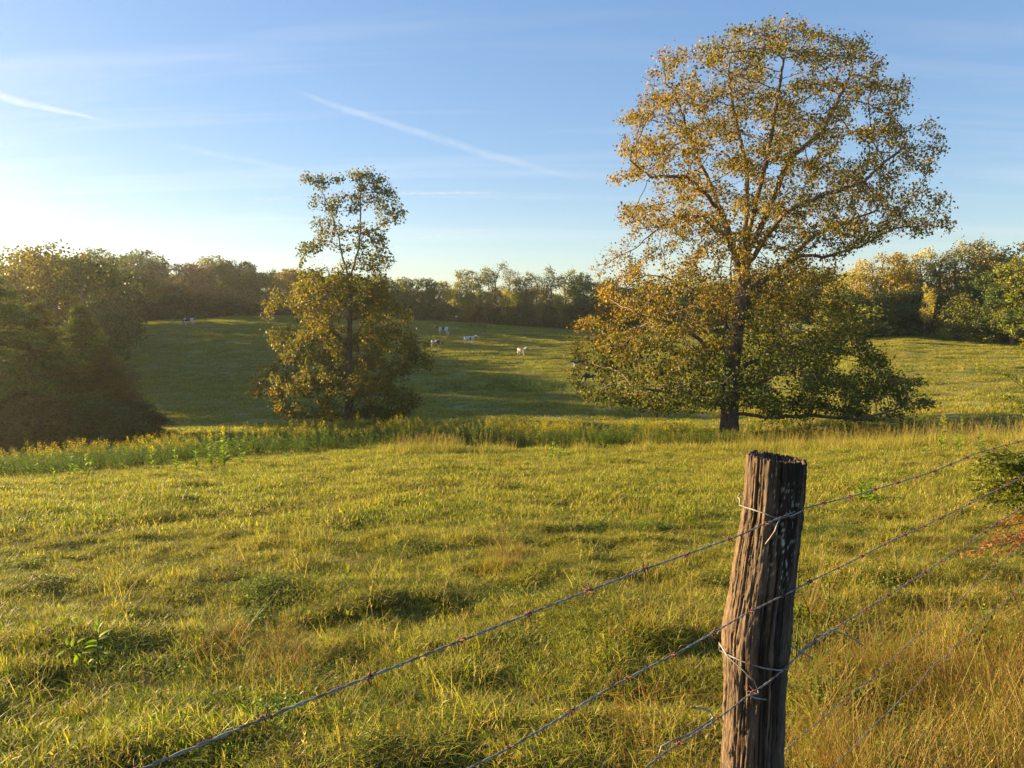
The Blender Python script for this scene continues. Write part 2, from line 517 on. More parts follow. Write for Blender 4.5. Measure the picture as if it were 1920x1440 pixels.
# --- near turf
near_v = [blade_mesh('turf_clump', 60, 0.11, 0.03, 0.085, 0.0062, 0.95, straw=0.20, seed=s, segs=2) for s in range(6)]
near_v += [blade_mesh('turf_clump', 46, 0.10, 0.05, 0.12, 0.005, 0.55, straw=0.35, seed=20 + s, segs=3) for s in range(3)]
def clover(seed):
    g = np.random.default_rng(seed); n = 60
    P = np.stack([g.normal(0, 0.06, n), g.normal(0, 0.06, n), g.uniform(0.02, 0.07, n)], 1)
    D = rand_dirs(n, g); D[:, 2] = np.abs(D[:, 2]) * 0.4; D /= np.linalg.norm(D, axis=1, keepdims=True)
    Nn = rand_dirs(n, g) * 0.5 + np.array([0, 0, 1.0])
    V, ff, sz = leaf_quads(P, D, Nn, g.uniform(0.012, 0.03, n), g.uniform(0.009, 0.017, n))
    c = np.repeat(np.array([[0.16, 0.24, 0.03]]) * g.uniform(0.7, 1.3, (n, 1)), 4, 0)
    return mesh_np('turf_leaves', V, ff, sz, M_GRASS, c)
near_v += [clover(50), clover(51)]
n = 24000
x, y = sector(1.0, 10.0, n, -0.95, 0.95, 1.5)
keep = y > 0.2; x, y = x[keep], y[keep]
n = len(x)
dd = dry(x, y)
hv = 0.75 + 0.7 * np.clip(fbm(x * 0.6, y * 0.8, 71, 2), -0.4, 1) + 0.4 * RG.uniform(0, 1, n)
hv *= 0.86 * (1 - 0.55 * track_mask(x, y))
idx = np.where(pn(x * 1.3, y * 1.3, 77) + RG.normal(0, 0.2, n) > 0.52, 9 + RG.integers(0, 2, n), RG.integers(0, 9, n))
scatter('near_grass', 'short yellow green pasture grass in the near field', near_v, put(x, y), RG.uniform(0, 6.28, n),
        np.stack([np.full(n, 1.15), np.full(n, 1.15), hv], 1), dd * 0.6, np.clip(RG.uniform(0, 0.30, n) + 0.5 * np.clip(pn(x * 2.5, y * 3, 78), 0, 1), 0, .75), idx,
        RG.normal(0, 0.12, (n, 2)))
# --- middle turf
mid_v = [blade_mesh('turf_patch', 110, 0.34, 0.04, 0.13, 0.015, 0.8, straw=0.22, seed=100 + s, segs=2) for s in range(6)]
n = 21000
x, y = sector(9.0, 27.0, n, -0.92, 0.92, 1.5)
dd = dry(x, y)
hv = 0.75 + 0.8 * np.clip(fbm(x * 0.6, y * 0.8, 71, 2), -0.4, 1) + 0.35 * RG.uniform(0, 1, n)
hv *= 1 - 0.5 * track_mask(x, y)
scatter('middle_grass', 'yellow green grass in the field before the hollow', mid_v, put(x, y), RG.uniform(0, 6.28, n),
        np.stack([np.full(n, 1.0), np.full(n, 1.0), hv], 1), dd * 0.6, np.clip(RG.uniform(0, 0.25, n) + 0.5 * np.clip(pn(x * 1.6, y * 2, 79), 0, 1), 0, .7), RG.integers(0, 6, n), RG.normal(0, 0.08, (n, 2)))
# --- hillside grass
far_v = [blade_mesh('hill_grass_patch', 150, 1.0, 0.10, 0.28, 0.045, 0.8, straw=0.30, seed=200 + s, segs=2) for s in range(6)]
n = 22000
x, y = sector(26.0, 142.0, n, -0.80, 0.85, 2)
dd = dry(x, y)
hv = 0.6 + 0.9 * np.clip(pn(x * 0.12, y * 0.5, 81), -0.4, 1) + 0.4 * RG.uniform(0, 1, n)
scl = 0.75 + 0.7 * y / 140
scatter('hillside_grass', 'grazed grass on the far hillside below the crest', far_v, put(x, y), RG.uniform(0, 6.28, n),
        np.stack([scl, scl, hv], 1), dd * 0.55, RG.uniform(0, 0.18, n), RG.integers(0, 6, n))

#NEXT
# ------------------------------------------------------------------ trees
def colonize(attr, nodes, parent, step, di, dk, maxit, g, grav=0.0, jit=0.15):
    """space colonisation: grow a skeleton of nodes towards attraction points"""
    A = np.asarray(attr, float); act = np.ones(len(A), bool)
    N = [np.array(p, float) for p in nodes]; Pn = list(parent)
    best = np.full(len(A), 1e9); bi = np.zeros(len(A), int)
    def upd(start):
        for i0 in range(start, len(N), 256):
            B = np.array(N[i0:i0 + 256])
            ids = np.nonzero(act)[0]
            if not len(ids): return
            d = np.linalg.norm(A[ids][:, None] - B[None], axis=2)
            j = d.argmin(1); dm = d[np.arange(len(ids)), j]
            w = dm < best[ids]
            best[ids[w]] = dm[w]; bi[ids[w]] = j[w] + i0
        act[best < dk] = False
    upd(0)
    seen = {}
    for it in range(maxit):
        ids = np.nonzero(act & (best < di))[0]
        if not len(ids): break
        NA = np.array(N)
        v = A[ids] - NA[bi[ids]]; v /= np.linalg.norm(v, axis=1, keepdims=True) + 1e-9
        u, inv = np.unique(bi[ids], return_inverse=True)
        sm = np.zeros((len(u), 3)); np.add.at(sm, inv, v)
        start = len(N)
        for k, nd in enumerate(u):
            c = seen.get(nd, 0)
            if c > 3:
                act[ids[inv == k][:1]] = False
                continue
            dd_ = sm[k] / (np.linalg.norm(sm[k]) + 1e-9)
            p = Pn[nd]
            if p >= 0:
                pd = N[nd] - N[p]; pd = pd / (np.linalg.norm(pd) + 1e-9)
                dd_ = dd_ + 0.35 * pd
            dd_ = dd_ + g.normal(0, jit, 3) + np.array([0, 0, grav])
            dd_ /= np.linalg.norm(dd_) + 1e-9
            N.append(N[nd] + dd_ * step); Pn.append(int(nd)); seen[nd] = c + 1
        if len(N) == start and c > 3: continue
        upd(start)
    return np.array(N), np.array(Pn)

def tree_radii(N, P, r_tip, r_root):
    n = len(N); ch = [[] for _ in range(n)]
    for i in range(n):
        if P[i] >= 0: ch[P[i]].append(i)
    cnt = np.zeros(n)
    order = range(n - 1, -1, -1)        # children always come after their parent
    for i in order:
        cnt[i] = max(1.0, sum(cnt[c] for c in ch[i]))
    e = math.log(max(cnt[0], 2)) / math.log(r_root / r_tip)
    return ch, r_tip * cnt ** (1.0 / e), cnt

def chain_list(ch, rad, root, stop=()):
    """chains of node ids; each follows the thickest child"""
    out = []; st = [(None, root)]
    while st:
        pr, i = st.pop()
        c = [pr, i] if pr is not None else [i]
        while True:
            k = [q for q in ch[i] if q not in stop]
            if not k: break
            k.sort(key=lambda q: -rad[q])
            for q in k[1:]: st.append((i, q))
            i = k[0]; c.append(i)
        if len(c) > 1: out.append(c)
    return out

def wood_mesh(name, N, rad, chains, mat, rmin=0.0, kthick=9, thick=0.12):
    mb = MB()
    for c in chains:
        r = [rad[i] for i in c]
        if len(c) > 2 and r[0] > r[1] * 1.25: r[0] = r[1] * 1.1
        if max(r) < rmin: continue
        k = kthick if r[min(1, len(r) - 1)] > thick else (5 if r[min(1, len(r) - 1)] > thick * 0.25 else 3)
        mb.tube([N[i] for i in c], r, k, (0.2, 0.15, 0.1), cap=False)
    return mb.mesh(name, mat, True)

def tip_nodes(ch, rad, lim):
    return [i for i in range(len(rad)) if rad[i] < lim]

def in_poly(px, py, poly):
    x = np.asarray(px); y = np.asarray(py); ins = np.zeros(x.shape, bool)
    n = len(poly)
    for i in range(n):
        x1, y1 = poly[i]; x2, y2 = poly[(i + 1) % n]
        c = ((y1 > y) != (y2 > y)) & (x < (x2 - x1) * (y - y1) / ((y2 - y1) + 1e-9) + x1)
        ins ^= c
    return ins

def polyline(pts, step):
    """resample a 3-D polyline"""
    out = [np.array(pts[0], float)]
    for a, b in zip(pts[:-1], pts[1:]):
        a = np.array(a, float); b = np.array(b, float); L = np.linalg.norm(b - a); k = max(1, int(round(L / step)))
        for i in range(1, k + 1): out.append(a + (b - a) * i / k)
    return out

def leaf_cloud(N, ids, per, sig, size, g, droop=0.3):
    idn = np.repeat(np.array(ids), per)
    P = N[idn] + g.normal(0, sig, (len(idn), 3)) * np.array([1, 1, 0.8])
    D = rand_dirs(len(P), g); D[:, 2] -= droop; D /= np.linalg.norm(D, axis=1, keepdims=True)
    Nn = rand_dirs(len(P), g) + np.array([0, 0, 0.35])
    ln = size * g.uniform(0.5, 1.45, len(P))
    V, ff, sz = leaf_quads(P, D, Nn, ln, ln * g.uniform(0.65, 0.95, len(P)))
    return P, V, ff, sz

def hero_tree(name, label, cat, poly_parts, skeleton, D0, base, seed, n_attr, step, di, dk, r_tip, r_root,
              depth_scale, leaf_lim, per, sig, size, colour, leaf_mask=None, gap=-0.38):
    """tree standing at distance D0; outline and main limbs measured in the photograph and given real depth"""
    g = np.random.default_rng(seed)
    root = empty(name, base); tag(root, label, cat)
    b = np.array(base)
    def loc(px, py, dy=0.0):
        p = at(px, py, D0 + dy); return np.array(p) - b
    nodes = []; parent = []
    keys = {}
    for key, frm, pts in skeleton:
        P3 = [loc(*q) for q in pts]
        if frm is None:
            P3[0] = np.array([P3[0][0], P3[0][1], -0.3])
            pl = polyline(P3, step); start = -1
        else:
            fp = keys[frm]; first = P3[0]
            j = min(fp, key=lambda q: np.linalg.norm(nodes[q] - first))
            pl = polyline([nodes[j]] + P3, step)[1:]; start = j
        ids = []
        for q in pl:
            w = q + g.normal(0, 0.05 * min(1, step), 3) * (0 if frm is None else 1.6)
            nodes.append(w); parent.append(start); start = len(nodes) - 1; ids.append(start)
        keys[key] = ids
    A = []
    for poly, frac, cx, hw_scale in poly_parts:
        if len(poly[0]) == 3:          # clusters of foliage given one by one
            need = int(n_attr * frac); wts = np.array([q[2] ** 2 for q in poly], float); wts /= wts.sum()
            dys = {i: g.uniform(-1, 1) * hw_scale for i in range(len(poly))}
            for i in g.choice(len(poly), need, p=wts):
                v = rand_dirs(1, g)[0] * g.uniform(0.2, 1) ** 0.5 * poly[i][2]
                A.append(loc(poly[i][0] + v[0], poly[i][1] + v[2] * 0.85, dys[i] + v[1] * D0 / F))
            continue
        xs = [p[0] for p in poly]; ys = [p[1] for p in poly]
        need = int(n_attr * frac); got = 0
        while got < need:
            X = g.uniform(min(xs), max(xs), 4000); Y = g.uniform(min(ys), max(ys), 4000)
            k = in_poly(X, Y, poly)
            nzv = pn(X * 0.016, Y * 0.034, seed + 5) + 0.7 * pn(X * 0.045, Y * 0.06, seed + 6)
            k &= nzv > gap
            X = X[k]; Y = Y[k]
            # row width gives the half depth of the crown at that height
            hw = np.array([max(10, 0.5 * row_w(poly, yy)) for yy in Y])
            rel = np.clip((X - cx) / np.maximum(hw, 1), -1, 1)
            hd = hw * np.sqrt(np.clip(1.02 - rel ** 2, 0.02, 1)) * D0 / F * hw_scale * depth_scale
            dy = g.uniform(-1, 1, len(X)) * hd
            for i in range(len(X)):
                if dy[i] < 0.4 and abs(X[i] - cx_trunk(Y[i], skeleton)) < 20 and Y[i] > 500 and g.uniform() < 0.72: continue   # keep the stem in view
                A.append(loc(X[i], Y[i], dy[i])); got += 1
                if got >= need: break
    N, P = colonize(np.array(A), nodes, parent, step, di, dk, 140, g, 0.05)
    ch, rad, cnt = tree_radii(N, P, r_tip, r_root)
    # flare at the foot
    for i in keys['trunk']:
        if N[i][2] < 0.9: rad[i] *= 1 + 0.35 * (0.9 - max(N[i][2], -0.2))
    # trunk
    tr = keys['trunk']; trunk_set = set(tr)
    mb = MB(); mb.tube([N[i] for i in tr], [rad[i] for i in tr], 16, (0.2, 0.15, 0.1), cap=False)
    link('trunk', mb.mesh('trunk', M_BARK, True), root)
    # limbs: every larger limb is a part, the small shoots of the trunk are one part
    small = []
    for i in tr:
        for c in ch[i]:
            if c in trunk_set: continue
            chains = chain_list(ch, rad, c)
            chains = [([i] + q if q[0] == c else q) for q in chains] or [[i, c]]
            if cnt[c] > 60: link('limb', wood_mesh('limb', N, rad, chains, M_BARK), root)
            else: small += chains
    if small: tag(link('shoots', wood_mesh('shoots', N, rad, small, M_BARK), root), None, None, None, 'stuff')
    ids = [i for i in range(len(rad)) if cnt[i] <= leaf_lim and N[i][2] > 0.3]
    if leaf_mask is not None:
        ids = [i for i in ids if g.uniform() < leaf_mask(N[i])]
    Pp, V, ff, sz = leaf_cloud(N, ids, per, sig, size, g)
    lc = np.repeat(colour(Pp, g), 4, 0)
    tag(link('foliage', mesh_np('foliage', V, ff, sz, M_LEAF, lc), root), None, None, None, 'stuff')
    return root, len(N), len(Pp)

def cx_trunk(y, skeleton):
    t = skeleton[0][2]; ys = [q[1] for q in t][::-1]; xs = [q[0] for q in t][::-1]
    return float(np.interp(y, ys, xs))
_rw = {}
def row_w(poly, yy):
    k = (id(poly), int(yy / 6))
    if k in _rw: return _rw[k]
    y = yy; xs = []
    for i in range(len(poly)):
        x1, y1 = poly[i]; x2, y2 = poly[(i + 1) % len(poly)]
        if (y1 > y) != (y2 > y): xs.append(x1 + (x2 - x1) * (y - y1) / (y2 - y1))
    w = (max(xs) - min(xs)) if len(xs) > 1 else 10
    _rw[k] = w
    return w

GREEN_L = np.array([0.085, 0.120, 0.020]); OLIVE_L = np.array([0.17, 0.155, 0.028])
OCHRE_L = np.array([0.36, 0.25, 0.030]); RUST_L = np.array([0.28, 0.135, 0.025])

def big_colour(P, g):
    n = len(P)
    # turned leaves, painted more ochre on the sunlit top and left, greener low down
    t = -0.02 + smooth(2.5, 9, P[:, 2]) * 0.42 + 0.30 * smooth(1.5, -5.5, P[:, 0]) + 0.35 * pn(P[:, 0] * 0.35, P[:, 2] * 0.35 + P[:, 1] * 0.3, 91) + g.normal(0, 0.22, n)
    low = smooth(9.0, 4.0, P[:, 2]) * smooth(-5, 1, P[:, 0]) + 0.9 * smooth(6, 3, P[:, 2]); t = t - 0.35 * low
    t = np.clip(t, 0, 1)[:, None]
    c = GREEN_L * (1 - t) + OCHRE_L * t
    r = (g.uniform(0, 1, n) < 0.06 + 0.18 * t[:, 0])[:, None]
    c = np.where(r, RUST_L, c)
    return c * g.uniform(0.55, 1.3, (n, 1))

D_BIG = 40.0
bb = at(1367, 835, D_BIG); bb.z = Hs(bb.x, D_BIG)
up_poly = [(1163, 300), (1165, 262), (1158, 215), (1200, 195), (1215, 150), (1212, 105), (1260, 85), (1330, 78), (1365, 55), (1412, 48), (1440, 36), (1500, 32),
           (1545, 45), (1600, 38), (1625, 78), (1652, 100), (1660, 140), (1708, 145), (1700, 190), (1742, 215), (1780, 265), (1755, 300), (1742, 345),
           (1798, 380), (1785, 432), (1700, 440), (1640, 455), (1590, 470), (1500, 455), (1440, 480), (1330, 470), (1260, 440), (1160, 425), (1165, 385), (1240, 350), (1200, 335), (1145, 345)]
mid_poly = [(1125, 465), (1200, 440), (1330, 450), (1400, 480), (1480, 470), (1560, 490), (1600, 540), (1615, 600), (1635, 655), (1560, 690), (1300, 690), (1180, 700), (1075, 650), (1078, 600),
            (1140, 590), (1108, 540)]
low_poly = [(1065, 650), (1150, 640), (1300, 650), (1550, 640), (1650, 665), (1690, 690), (1745, 730), (1752, 760), (1700, 782), (1610, 785), (1560, 772), (1500, 790), (1400, 770), (1330, 768),
            (1275, 788), (1200, 768), (1120, 760), (1075, 725), (1068, 690)]
sk = [
    ('trunk', None, [(1367, 835), (1368, 767), (1372, 700), (1381, 620), (1396, 545), (1398, 470)]),
    ('left_stem', 'trunk', [(1362, 690, -.2), (1355, 640, -.5), (1368, 560, -.8), (1372, 480, -.8)]),
    ('a', 'trunk', [(1390, 520), (1372, 460), (1350, 390, 1), (1320, 320, 1.6), (1290, 250, 2), (1260, 160, 2.2)]),
    ('b', 'a', [(1342, 432, -.6), (1318, 405, -1), (1265, 405, -1.6), (1225, 435, -2)]),
    ('c', 'a', [(1330, 370, -1), (1285, 330, -2), (1220, 332, -2.6), (1180, 300, -3)]),
    ('d', 'trunk', [(1395, 470, .5), (1400, 400, 1), (1402, 320, 1.2), (1380, 230, 1.5), (1365, 130, 1.8)]),
    ('e', 'trunk', [(1398, 470), (1412, 400, -1), (1430, 330, -1.6), (1450, 230, -2), (1470, 110, -2.4)]),
    ('f', 'trunk', [(1398, 475), (1420, 440, 0), (1450, 370, .6), (1482, 294, 1), (1540, 250, 1.3), (1600, 130, 1.6)]),
    ('g', 'trunk', [(1400, 500), (1430, 455, -1), (1472, 398, -2), (1536, 368, -2.6), (1620, 340, -3), (1700, 270, -3.2)]),
    ('h', 'trunk', [(1402, 545), (1449, 516, 1), (1500, 478, 1.5), (1542, 482, 1.8), (1612, 463, 2), (1670, 430, 2.2), (1740, 420, 2.2)]),
    ('i', 'h', [(1470, 500), (1520, 445, 2.6), (1580, 420, 3), (1640, 395, 3)]),
    ('j', 'trunk', [(1365, 740), (1315, 640, -2), (1270, 608, -3), (1200, 590, -4)]),
    ('k', 'trunk', [(1366, 765), (1300, 735, 1.5), (1250, 745, 2.6), (1200, 768, 3)]),
    ('l', 'trunk', [(1372, 775), (1440, 782, -1.5), (1520, 780, -2.2), (1620, 786, -2.6), (1700, 762, -3)]),
    ('m', 'trunk', [(1372, 700), (1440, 660, 2), (1520, 640, 3.5)]),
    ('n', 'trunk', [(1370, 740), (1420, 720, -2.5), (1480, 690, -4.5)]),
    ('o', 'trunk', [(1369, 760), (1330, 740, -2.5), (1270, 735, -4.2), (1180, 725, -5)]),
    ('p', 'trunk', [(1380, 640), (1330, 560, 2), (1250, 520, 3.5)]),
    ('q', 'trunk', [(1371, 755), (1390, 740, 3), (1430, 730, 5)]),
]
def big_mask(p):
    return 0.66 if p[2] > 8 else (0.85 if p[2] > 4 else 1.0)
big, a1, a2 = hero_tree('big_tree', 'large spreading tree with yellow and rust leaves behind the fence post', 'tree',
    [(up_poly, 0.54, 1450, 0.85), (mid_poly, 0.25, 1370, 0.9), (low_poly, 0.27, 1400, 0.85)], sk, D_BIG, tuple(bb), 3,
    10500, 0.33, 3.2, 0.44, 0.010, 0.50, 1.0, 4, 20, 0.20, 0.130, big_colour, big_mask, -0.08)
print('big tree', a1, a2)

D_SM = 50.0
sb = at(655, 800, D_SM); sb.z = Hs(sb.x, D_SM)
s_up = [(572, 330), (605, 326), (640, 335), (655, 318), (700, 320), (722, 345), (738, 375), (758, 400), (755, 422), (722, 410), (700, 420), (720, 450), (733, 485), (720, 520),
        (690, 520), (672, 470), (668, 420), (640, 430), (650, 520), (625, 520), (610, 470), (565, 468), (565, 452), (600, 440), (590, 410), (590, 380), (575, 355)]
s_mid = [(500, 540), (540, 515), (600, 495), (640, 510), (720, 520), (735, 560), (770, 590), (765, 620), (812, 645), (815, 690), (800, 705), (760, 715), (600, 720), (540, 690), (512, 650), (497, 605), (500, 570)]
s_low = [(480, 690), (540, 680), (700, 690), (790, 700), (790, 760), (740, 795), (660, 790), (560, 785), (530, 800), (500, 760), (465, 735)]
s_up = [(440 + .361 * a, 300 + .361 * b, .361 * c) for a, b, c in [(385,95,38),(440,110,48),(540,100,32),(430,230,35),(500,270,42),(545,200,42),(600,250,35),(640,80,48),(690,80,48),(740,130,48),(790,170,42),
    (720,200,35),(660,150,42),(760,230,40),(860,270,35),(840,300,30),(780,330,25),(430,330,32),(460,390,38),(520,340,30),(560,380,35),(370,450,38),(440,450,30),(510,420,25),(680,370,38),(720,410,42),(760,440,35),
    (730,500,42),(780,530,38),(700,550,38),(620,360,25),(560,470,28),(640,450,28),(600,540,30),(650,530,30)]]
sk2 = [
    ('trunk', None, [(653, 800), (655, 740), (653, 690), (655, 640), (657, 567), (654, 520)]),
    ('a', 'trunk', [(654, 520), (641, 480, .4), (634, 440, .6), (618, 390, .8), (596, 345, 1)]),
    ('b', 'trunk', [(655, 520), (672, 475, -.5), (675, 430, -.7), (677, 390, -.8), (676, 345, -.8)]),
    ('c', 'b', [(690, 442, -.4), (718, 420, -.2), (745, 412, 0)]),
    ('d', 'a', [(634, 462, -.5), (613, 450, -.8), (585, 462, -1)]),
    ('e', 'trunk', [(655, 580), (640, 565, -1), (610, 560, -2), (560, 570, -2.6)]),
    ('f', 'trunk', [(655, 650), (620, 615, 1.5), (560, 600, 2.5)]),
    ('g', 'trunk', [(656, 600), (690, 590, 1), (730, 600, 2)]),
    ('h', 'trunk', [(655, 680), (720, 690, -1.5), (790, 660, -2.5)]),
    ('i', 'trunk', [(655, 700), (600, 680, -2), (550, 650, -3)]),
    ('j', 'trunk', [(654, 740), (600, 730, -1.5), (540, 720, -2.6), (490, 720, -3)]),
    ('k', 'trunk', [(654, 745), (700, 740, 2), (760, 740, 3.2)]),
    ('l', 'trunk', [(654, 785), (620, 788, 0), (560, 776, -.8)]),
    ('m', 'trunk', [(654, 750), (660, 745, -2.5), (690, 740, -4)]),
    ('n', 'trunk', [(654, 690), (650, 660, 3), (660, 640, 4)]),
]
def small_colour(P, g):
    n = len(P)
    t = 0.28 + 0.35 * pn(P[:, 0] * 0.4, P[:, 2] * 0.4 + P[:, 1] * 0.3, 93) + g.normal(0, 0.22, n) + 0.1 * smooth(1, 6, P[:, 2]) - 0.2 * smooth(9, 12, P[:, 2])
    t = np.clip(t, 0, 1)[:, None]
    c = GREEN_L * (1 - t) + np.array([0.32, 0.24, 0.035]) * t
    r = (g.uniform(0, 1, n) < 0.06)[:, None]
    return np.where(r, RUST_L, c) * g.uniform(0.65, 1.25, (n, 1))
sm, a1, a2 = hero_tree('tall_tree', 'tall narrow topped tree with bare upper stems standing in the hollow', 'tree',
    [(s_up, 0.46, 660, 0.8), (s_mid, 0.38, 650, 0.95), (s_low, 0.26, 640, 0.95)], sk2, D_SM, tuple(sb), 8,
    7500, 0.34, 3.0, 0.44, 0.010, 0.33, 1.0, 4, 26, 0.21, 0.155, small_colour, lambda p: 1.0 if p[2] > 8.5 else 0.60, -0.02)
print('small tree', a1, a2)

# ---- prototypes of the woodland trees
def proto(kind, seed, Hh, rad_c, n_attr, per, size, crown0=0.25, sig=0.32, blobs=14, step=0.6, rroot=0.22, shape='round', noleaf=0.0):
    g = np.random.default_rng(seed)
    A = []
    z0 = Hh * crown0
    if shape == 'cone':
        n = n_attr; u = g.uniform(0, 1, n) ** 0.75; z = z0 + (Hh - z0) * (1 - u ** 0.9)
        rr = rad_c * (1 - (z - z0) / (Hh - z0)) ** 0.8 * np.sqrt(g.uniform(0.25, 1, n)) + 0.1
        a = g.uniform(0, 6.28, n); lump = 1 + 0.22 * np.sin(a * 3 + z * 1.3) + 0.15 * np.sin(a * 5 - z * 2.1)
        A = np.stack([rr * lump * np.cos(a), rr * lump * np.sin(a), z], 1)
    else:
        for b in range(blobs):
            u = b / max(blobs - 1, 1)
            zc = z0 + (Hh - z0) * (0.12 + 0.78 * g.uniform(0, 1) if b else 0.85)
            f = (zc - z0) / (Hh - z0)
            if shape == 'umbrella': mr_ = rad_c * (0.35 + 0.65 * smooth(0.1, 0.7, f))
            elif shape == 'tall': mr_ = rad_c * (0.6 + 0.4 * math.sin(f * 3.0))
            else: mr_ = rad_c * math.sqrt(max(0.1, 1 - (2 * f - 0.9) ** 2 * 0.8))
            br = rad_c * g.uniform(0.26, 0.46)
            a = g.uniform(0, 6.28); q = (mr_ - br * 0.7) * math.sqrt(g.uniform(0.1, 1))
            c = np.array([q * math.cos(a), q * math.sin(a), min(zc, Hh - br * 0.8)])
            k = n_attr // blobs
            A.append(c + rand_dirs(k, g) * (br * g.uniform(0.35, 1, (k, 1)) ** 0.5) * np.array([1, 1, 0.78]))
        A = np.concatenate(A)
    st = polyline([(0, 0, -0.5), (g.normal(0, .1), g.normal(0, .1), Hh * 0.3), (g.normal(0, .3), g.normal(0, .3), Hh * (0.62 if shape != 'cone' else 0.93))], step)
    nodes = st; parent = [-1] + list(range(len(st) - 1))
    N, P = colonize(A, nodes, parent, step, 5.0, step * 1.35, 60, g, 0.04)
    ch, rad, cnt = tree_radii(N, P, 0.022, rroot)
    chains = chain_list(ch, rad, 0)
    wood = wood_mesh('trunk', N, rad, chains, M_BARKBG, rmin=0.03 if noleaf == 0 else 0.0, kthick=7, thick=0.1)
    ids = [i for i in range(len(rad)) if rad[i] < 0.06 and g.uniform() > noleaf]
    Pp, V, ff, sz = leaf_cloud(N, ids, per, sig, size, g)
    b = g.uniform(0.6, 1.35, (len(Pp), 1))
    hue = g.normal(0, 0.12, (len(Pp), 1))
    lc = b * np.concatenate([1 + hue, 1 + hue * 0.1, 1 - hue], 1)
    crown = mesh_np('crown', V, ff, sz, M_LEAFBG, np.repeat(lc, 4, 0))
    return dict(kind=kind, wood=wood, crown=crown, H=Hh, n=len(Pp))

PR = {
    'round':    proto('round', 31, 13, 5.2, 1700, 17, 0.32, 0.12, blobs=18),
    'round2':   proto('round', 32, 13, 4.6, 1700, 18, 0.32, 0.08, blobs=16),
    'oval':     proto('oval', 33, 14, 3.8, 1500, 18, 0.30, 0.15, shape='tall', blobs=16),
    'open':     proto('open', 34, 15, 4.4, 1500, 14, 0.27, 0.22, sig=0.36, blobs=12, shape='tall'),
    'open2':    proto('open', 35, 15, 3.8, 1300, 13, 0.25, 0.22, sig=0.34, blobs=13, shape='tall', noleaf=0.12),
    'umbrella': proto('umbrella', 36, 13, 6.5, 1800, 17, 0.31, 0.4, blobs=16, shape='umbrella', rroot=0.3),
    'bare':     proto('bare', 37, 12, 4.8, 1100, 1, 0.20, 0.15, sig=0.2, blobs=12, shape='umbrella', noleaf=0.55, step=0.5),
    'bush':     proto('bush', 38, 6.5, 3.8, 1500, 14, 0.19, 0.01, shape='cone', step=0.4, sig=0.25),
    'near_round': proto('round', 41, 13, 5.0, 1900, 20, 0.20, 0.10, blobs=22, sig=0.34, step=0.55),
    'near_oval': proto('oval', 42, 14, 4.0, 1700, 20, 0.20, 0.10, shape='tall', blobs=18, sig=0.34, step=0.55),
    'thicket':  proto('thicket', 39, 4.5, 3.2, 1000, 18, 0.26, 0.0, blobs=10, step=0.5, sig=0.3, rroot=0.12),
}
print('protos', {k: v['n'] for k, v in PR.items()})

def cedar_proto(seed, Hh, R0, nb, fade=0.9, needle=0.22, per=10, low=0.03):
    """conifer of level, drooping tiers of sprays with grey dead twigs showing between them"""
    g = np.random.default_rng(seed)
    mb = MB(); mb.tube([(0, 0, -0.4), (0.05, 0, Hh * 0.4), (0, 0.05, Hh * 0.97)], [0.2, 0.14, 0.03], 8, (0.2, 0.15, 0.1))
    twigs = MB(); Ps = []; Ds = []
    for b in range(nb):
        f = g.uniform(0, 1) ** 0.85; z = Hh * (low + (0.96 - low) * f)
        L = R0 * (1 - f) ** fade * g.uniform(0.55, 1.08) + 0.25
        a = g.uniform(0, 6.28); d = np.array([math.cos(a), math.sin(a), 0.0]); s = np.array([-d[1], d[0], 0])
        rise = g.uniform(-0.05, 0.30)
        k = max(3, int(L / 0.35)); pts = []
        for i in range(k + 1):
            u = i / k
            pts.append(d * L * u + s * L * 0.08 * math.sin(u * 3 + b) + np.array([0, 0, z + L * (rise * u - 0.16 * u * u)]))
        twigs.tube(pts, [0.035 * (1 - i / (k + 1.0)) + 0.006 for i in range(k + 1)], 3, (0.2, 0.17, 0.14), cap=False)
        for i in range(1, k + 1):
            u = i / k
            if u < 0.3: continue
            for sd in (-1, 1):
                q = L * 0.34 * (1.15 - u) * g.uniform(0.6, 1.2) + 0.15
                e = pts[i] + (s * sd + d * 0.7) * q * 0.8 + np.array([0, 0, -0.06 * q])
                m = max(2, int(per * q / 0.45))
                for j in range(m):
                    w = (j + g.uniform(0, 1)) / m
                    Ps.append(pts[i] * (1 - w) + e * w + g.normal(0, 0.05, 3))
                    dd_ = (e - pts[i]) / (np.linalg.norm(e - pts[i]) + 1e-6) + g.normal(0, 0.5, 3); Ds.append(dd_)
    Ps = np.array(Ps); Ds = np.array(Ds); Ds /= np.linalg.norm(Ds, axis=1, keepdims=True)
    n = len(Ps); Nn = rand_dirs(n, g) * 0.7 + np.array([0, 0, 1.0]); ln = needle * g.uniform(0.7, 1.5, n)
    V, ff, sz = leaf_quads(Ps, Ds, Nn, ln, ln * g.uniform(0.3, 0.5, n))
    lc = g.uniform(0.6, 1.35, (n, 1)) * np.ones((1, 3))
    return dict(kind='cedar', wood=mb.mesh('trunk', M_BARKBG, True), twigs=twigs.mesh('branches', M_BARKBG, True),
                crown=mesh_np('crown', V, ff, sz, M_LEAFBG, np.repeat(lc, 4, 0)), H=Hh, n=n)
PR['cedar'] = cedar_proto(61, 11.5, 5.2, 360, needle=0.17, per=16)
PR['cedar2'] = cedar_proto(62, 9.5, 5.6, 300, 0.7, needle=0.17, per=16)
PR['mat'] = cedar_proto(63, 4.0, 4.6, 190, 0.45)
print('cedar', PR['cedar']['n'])

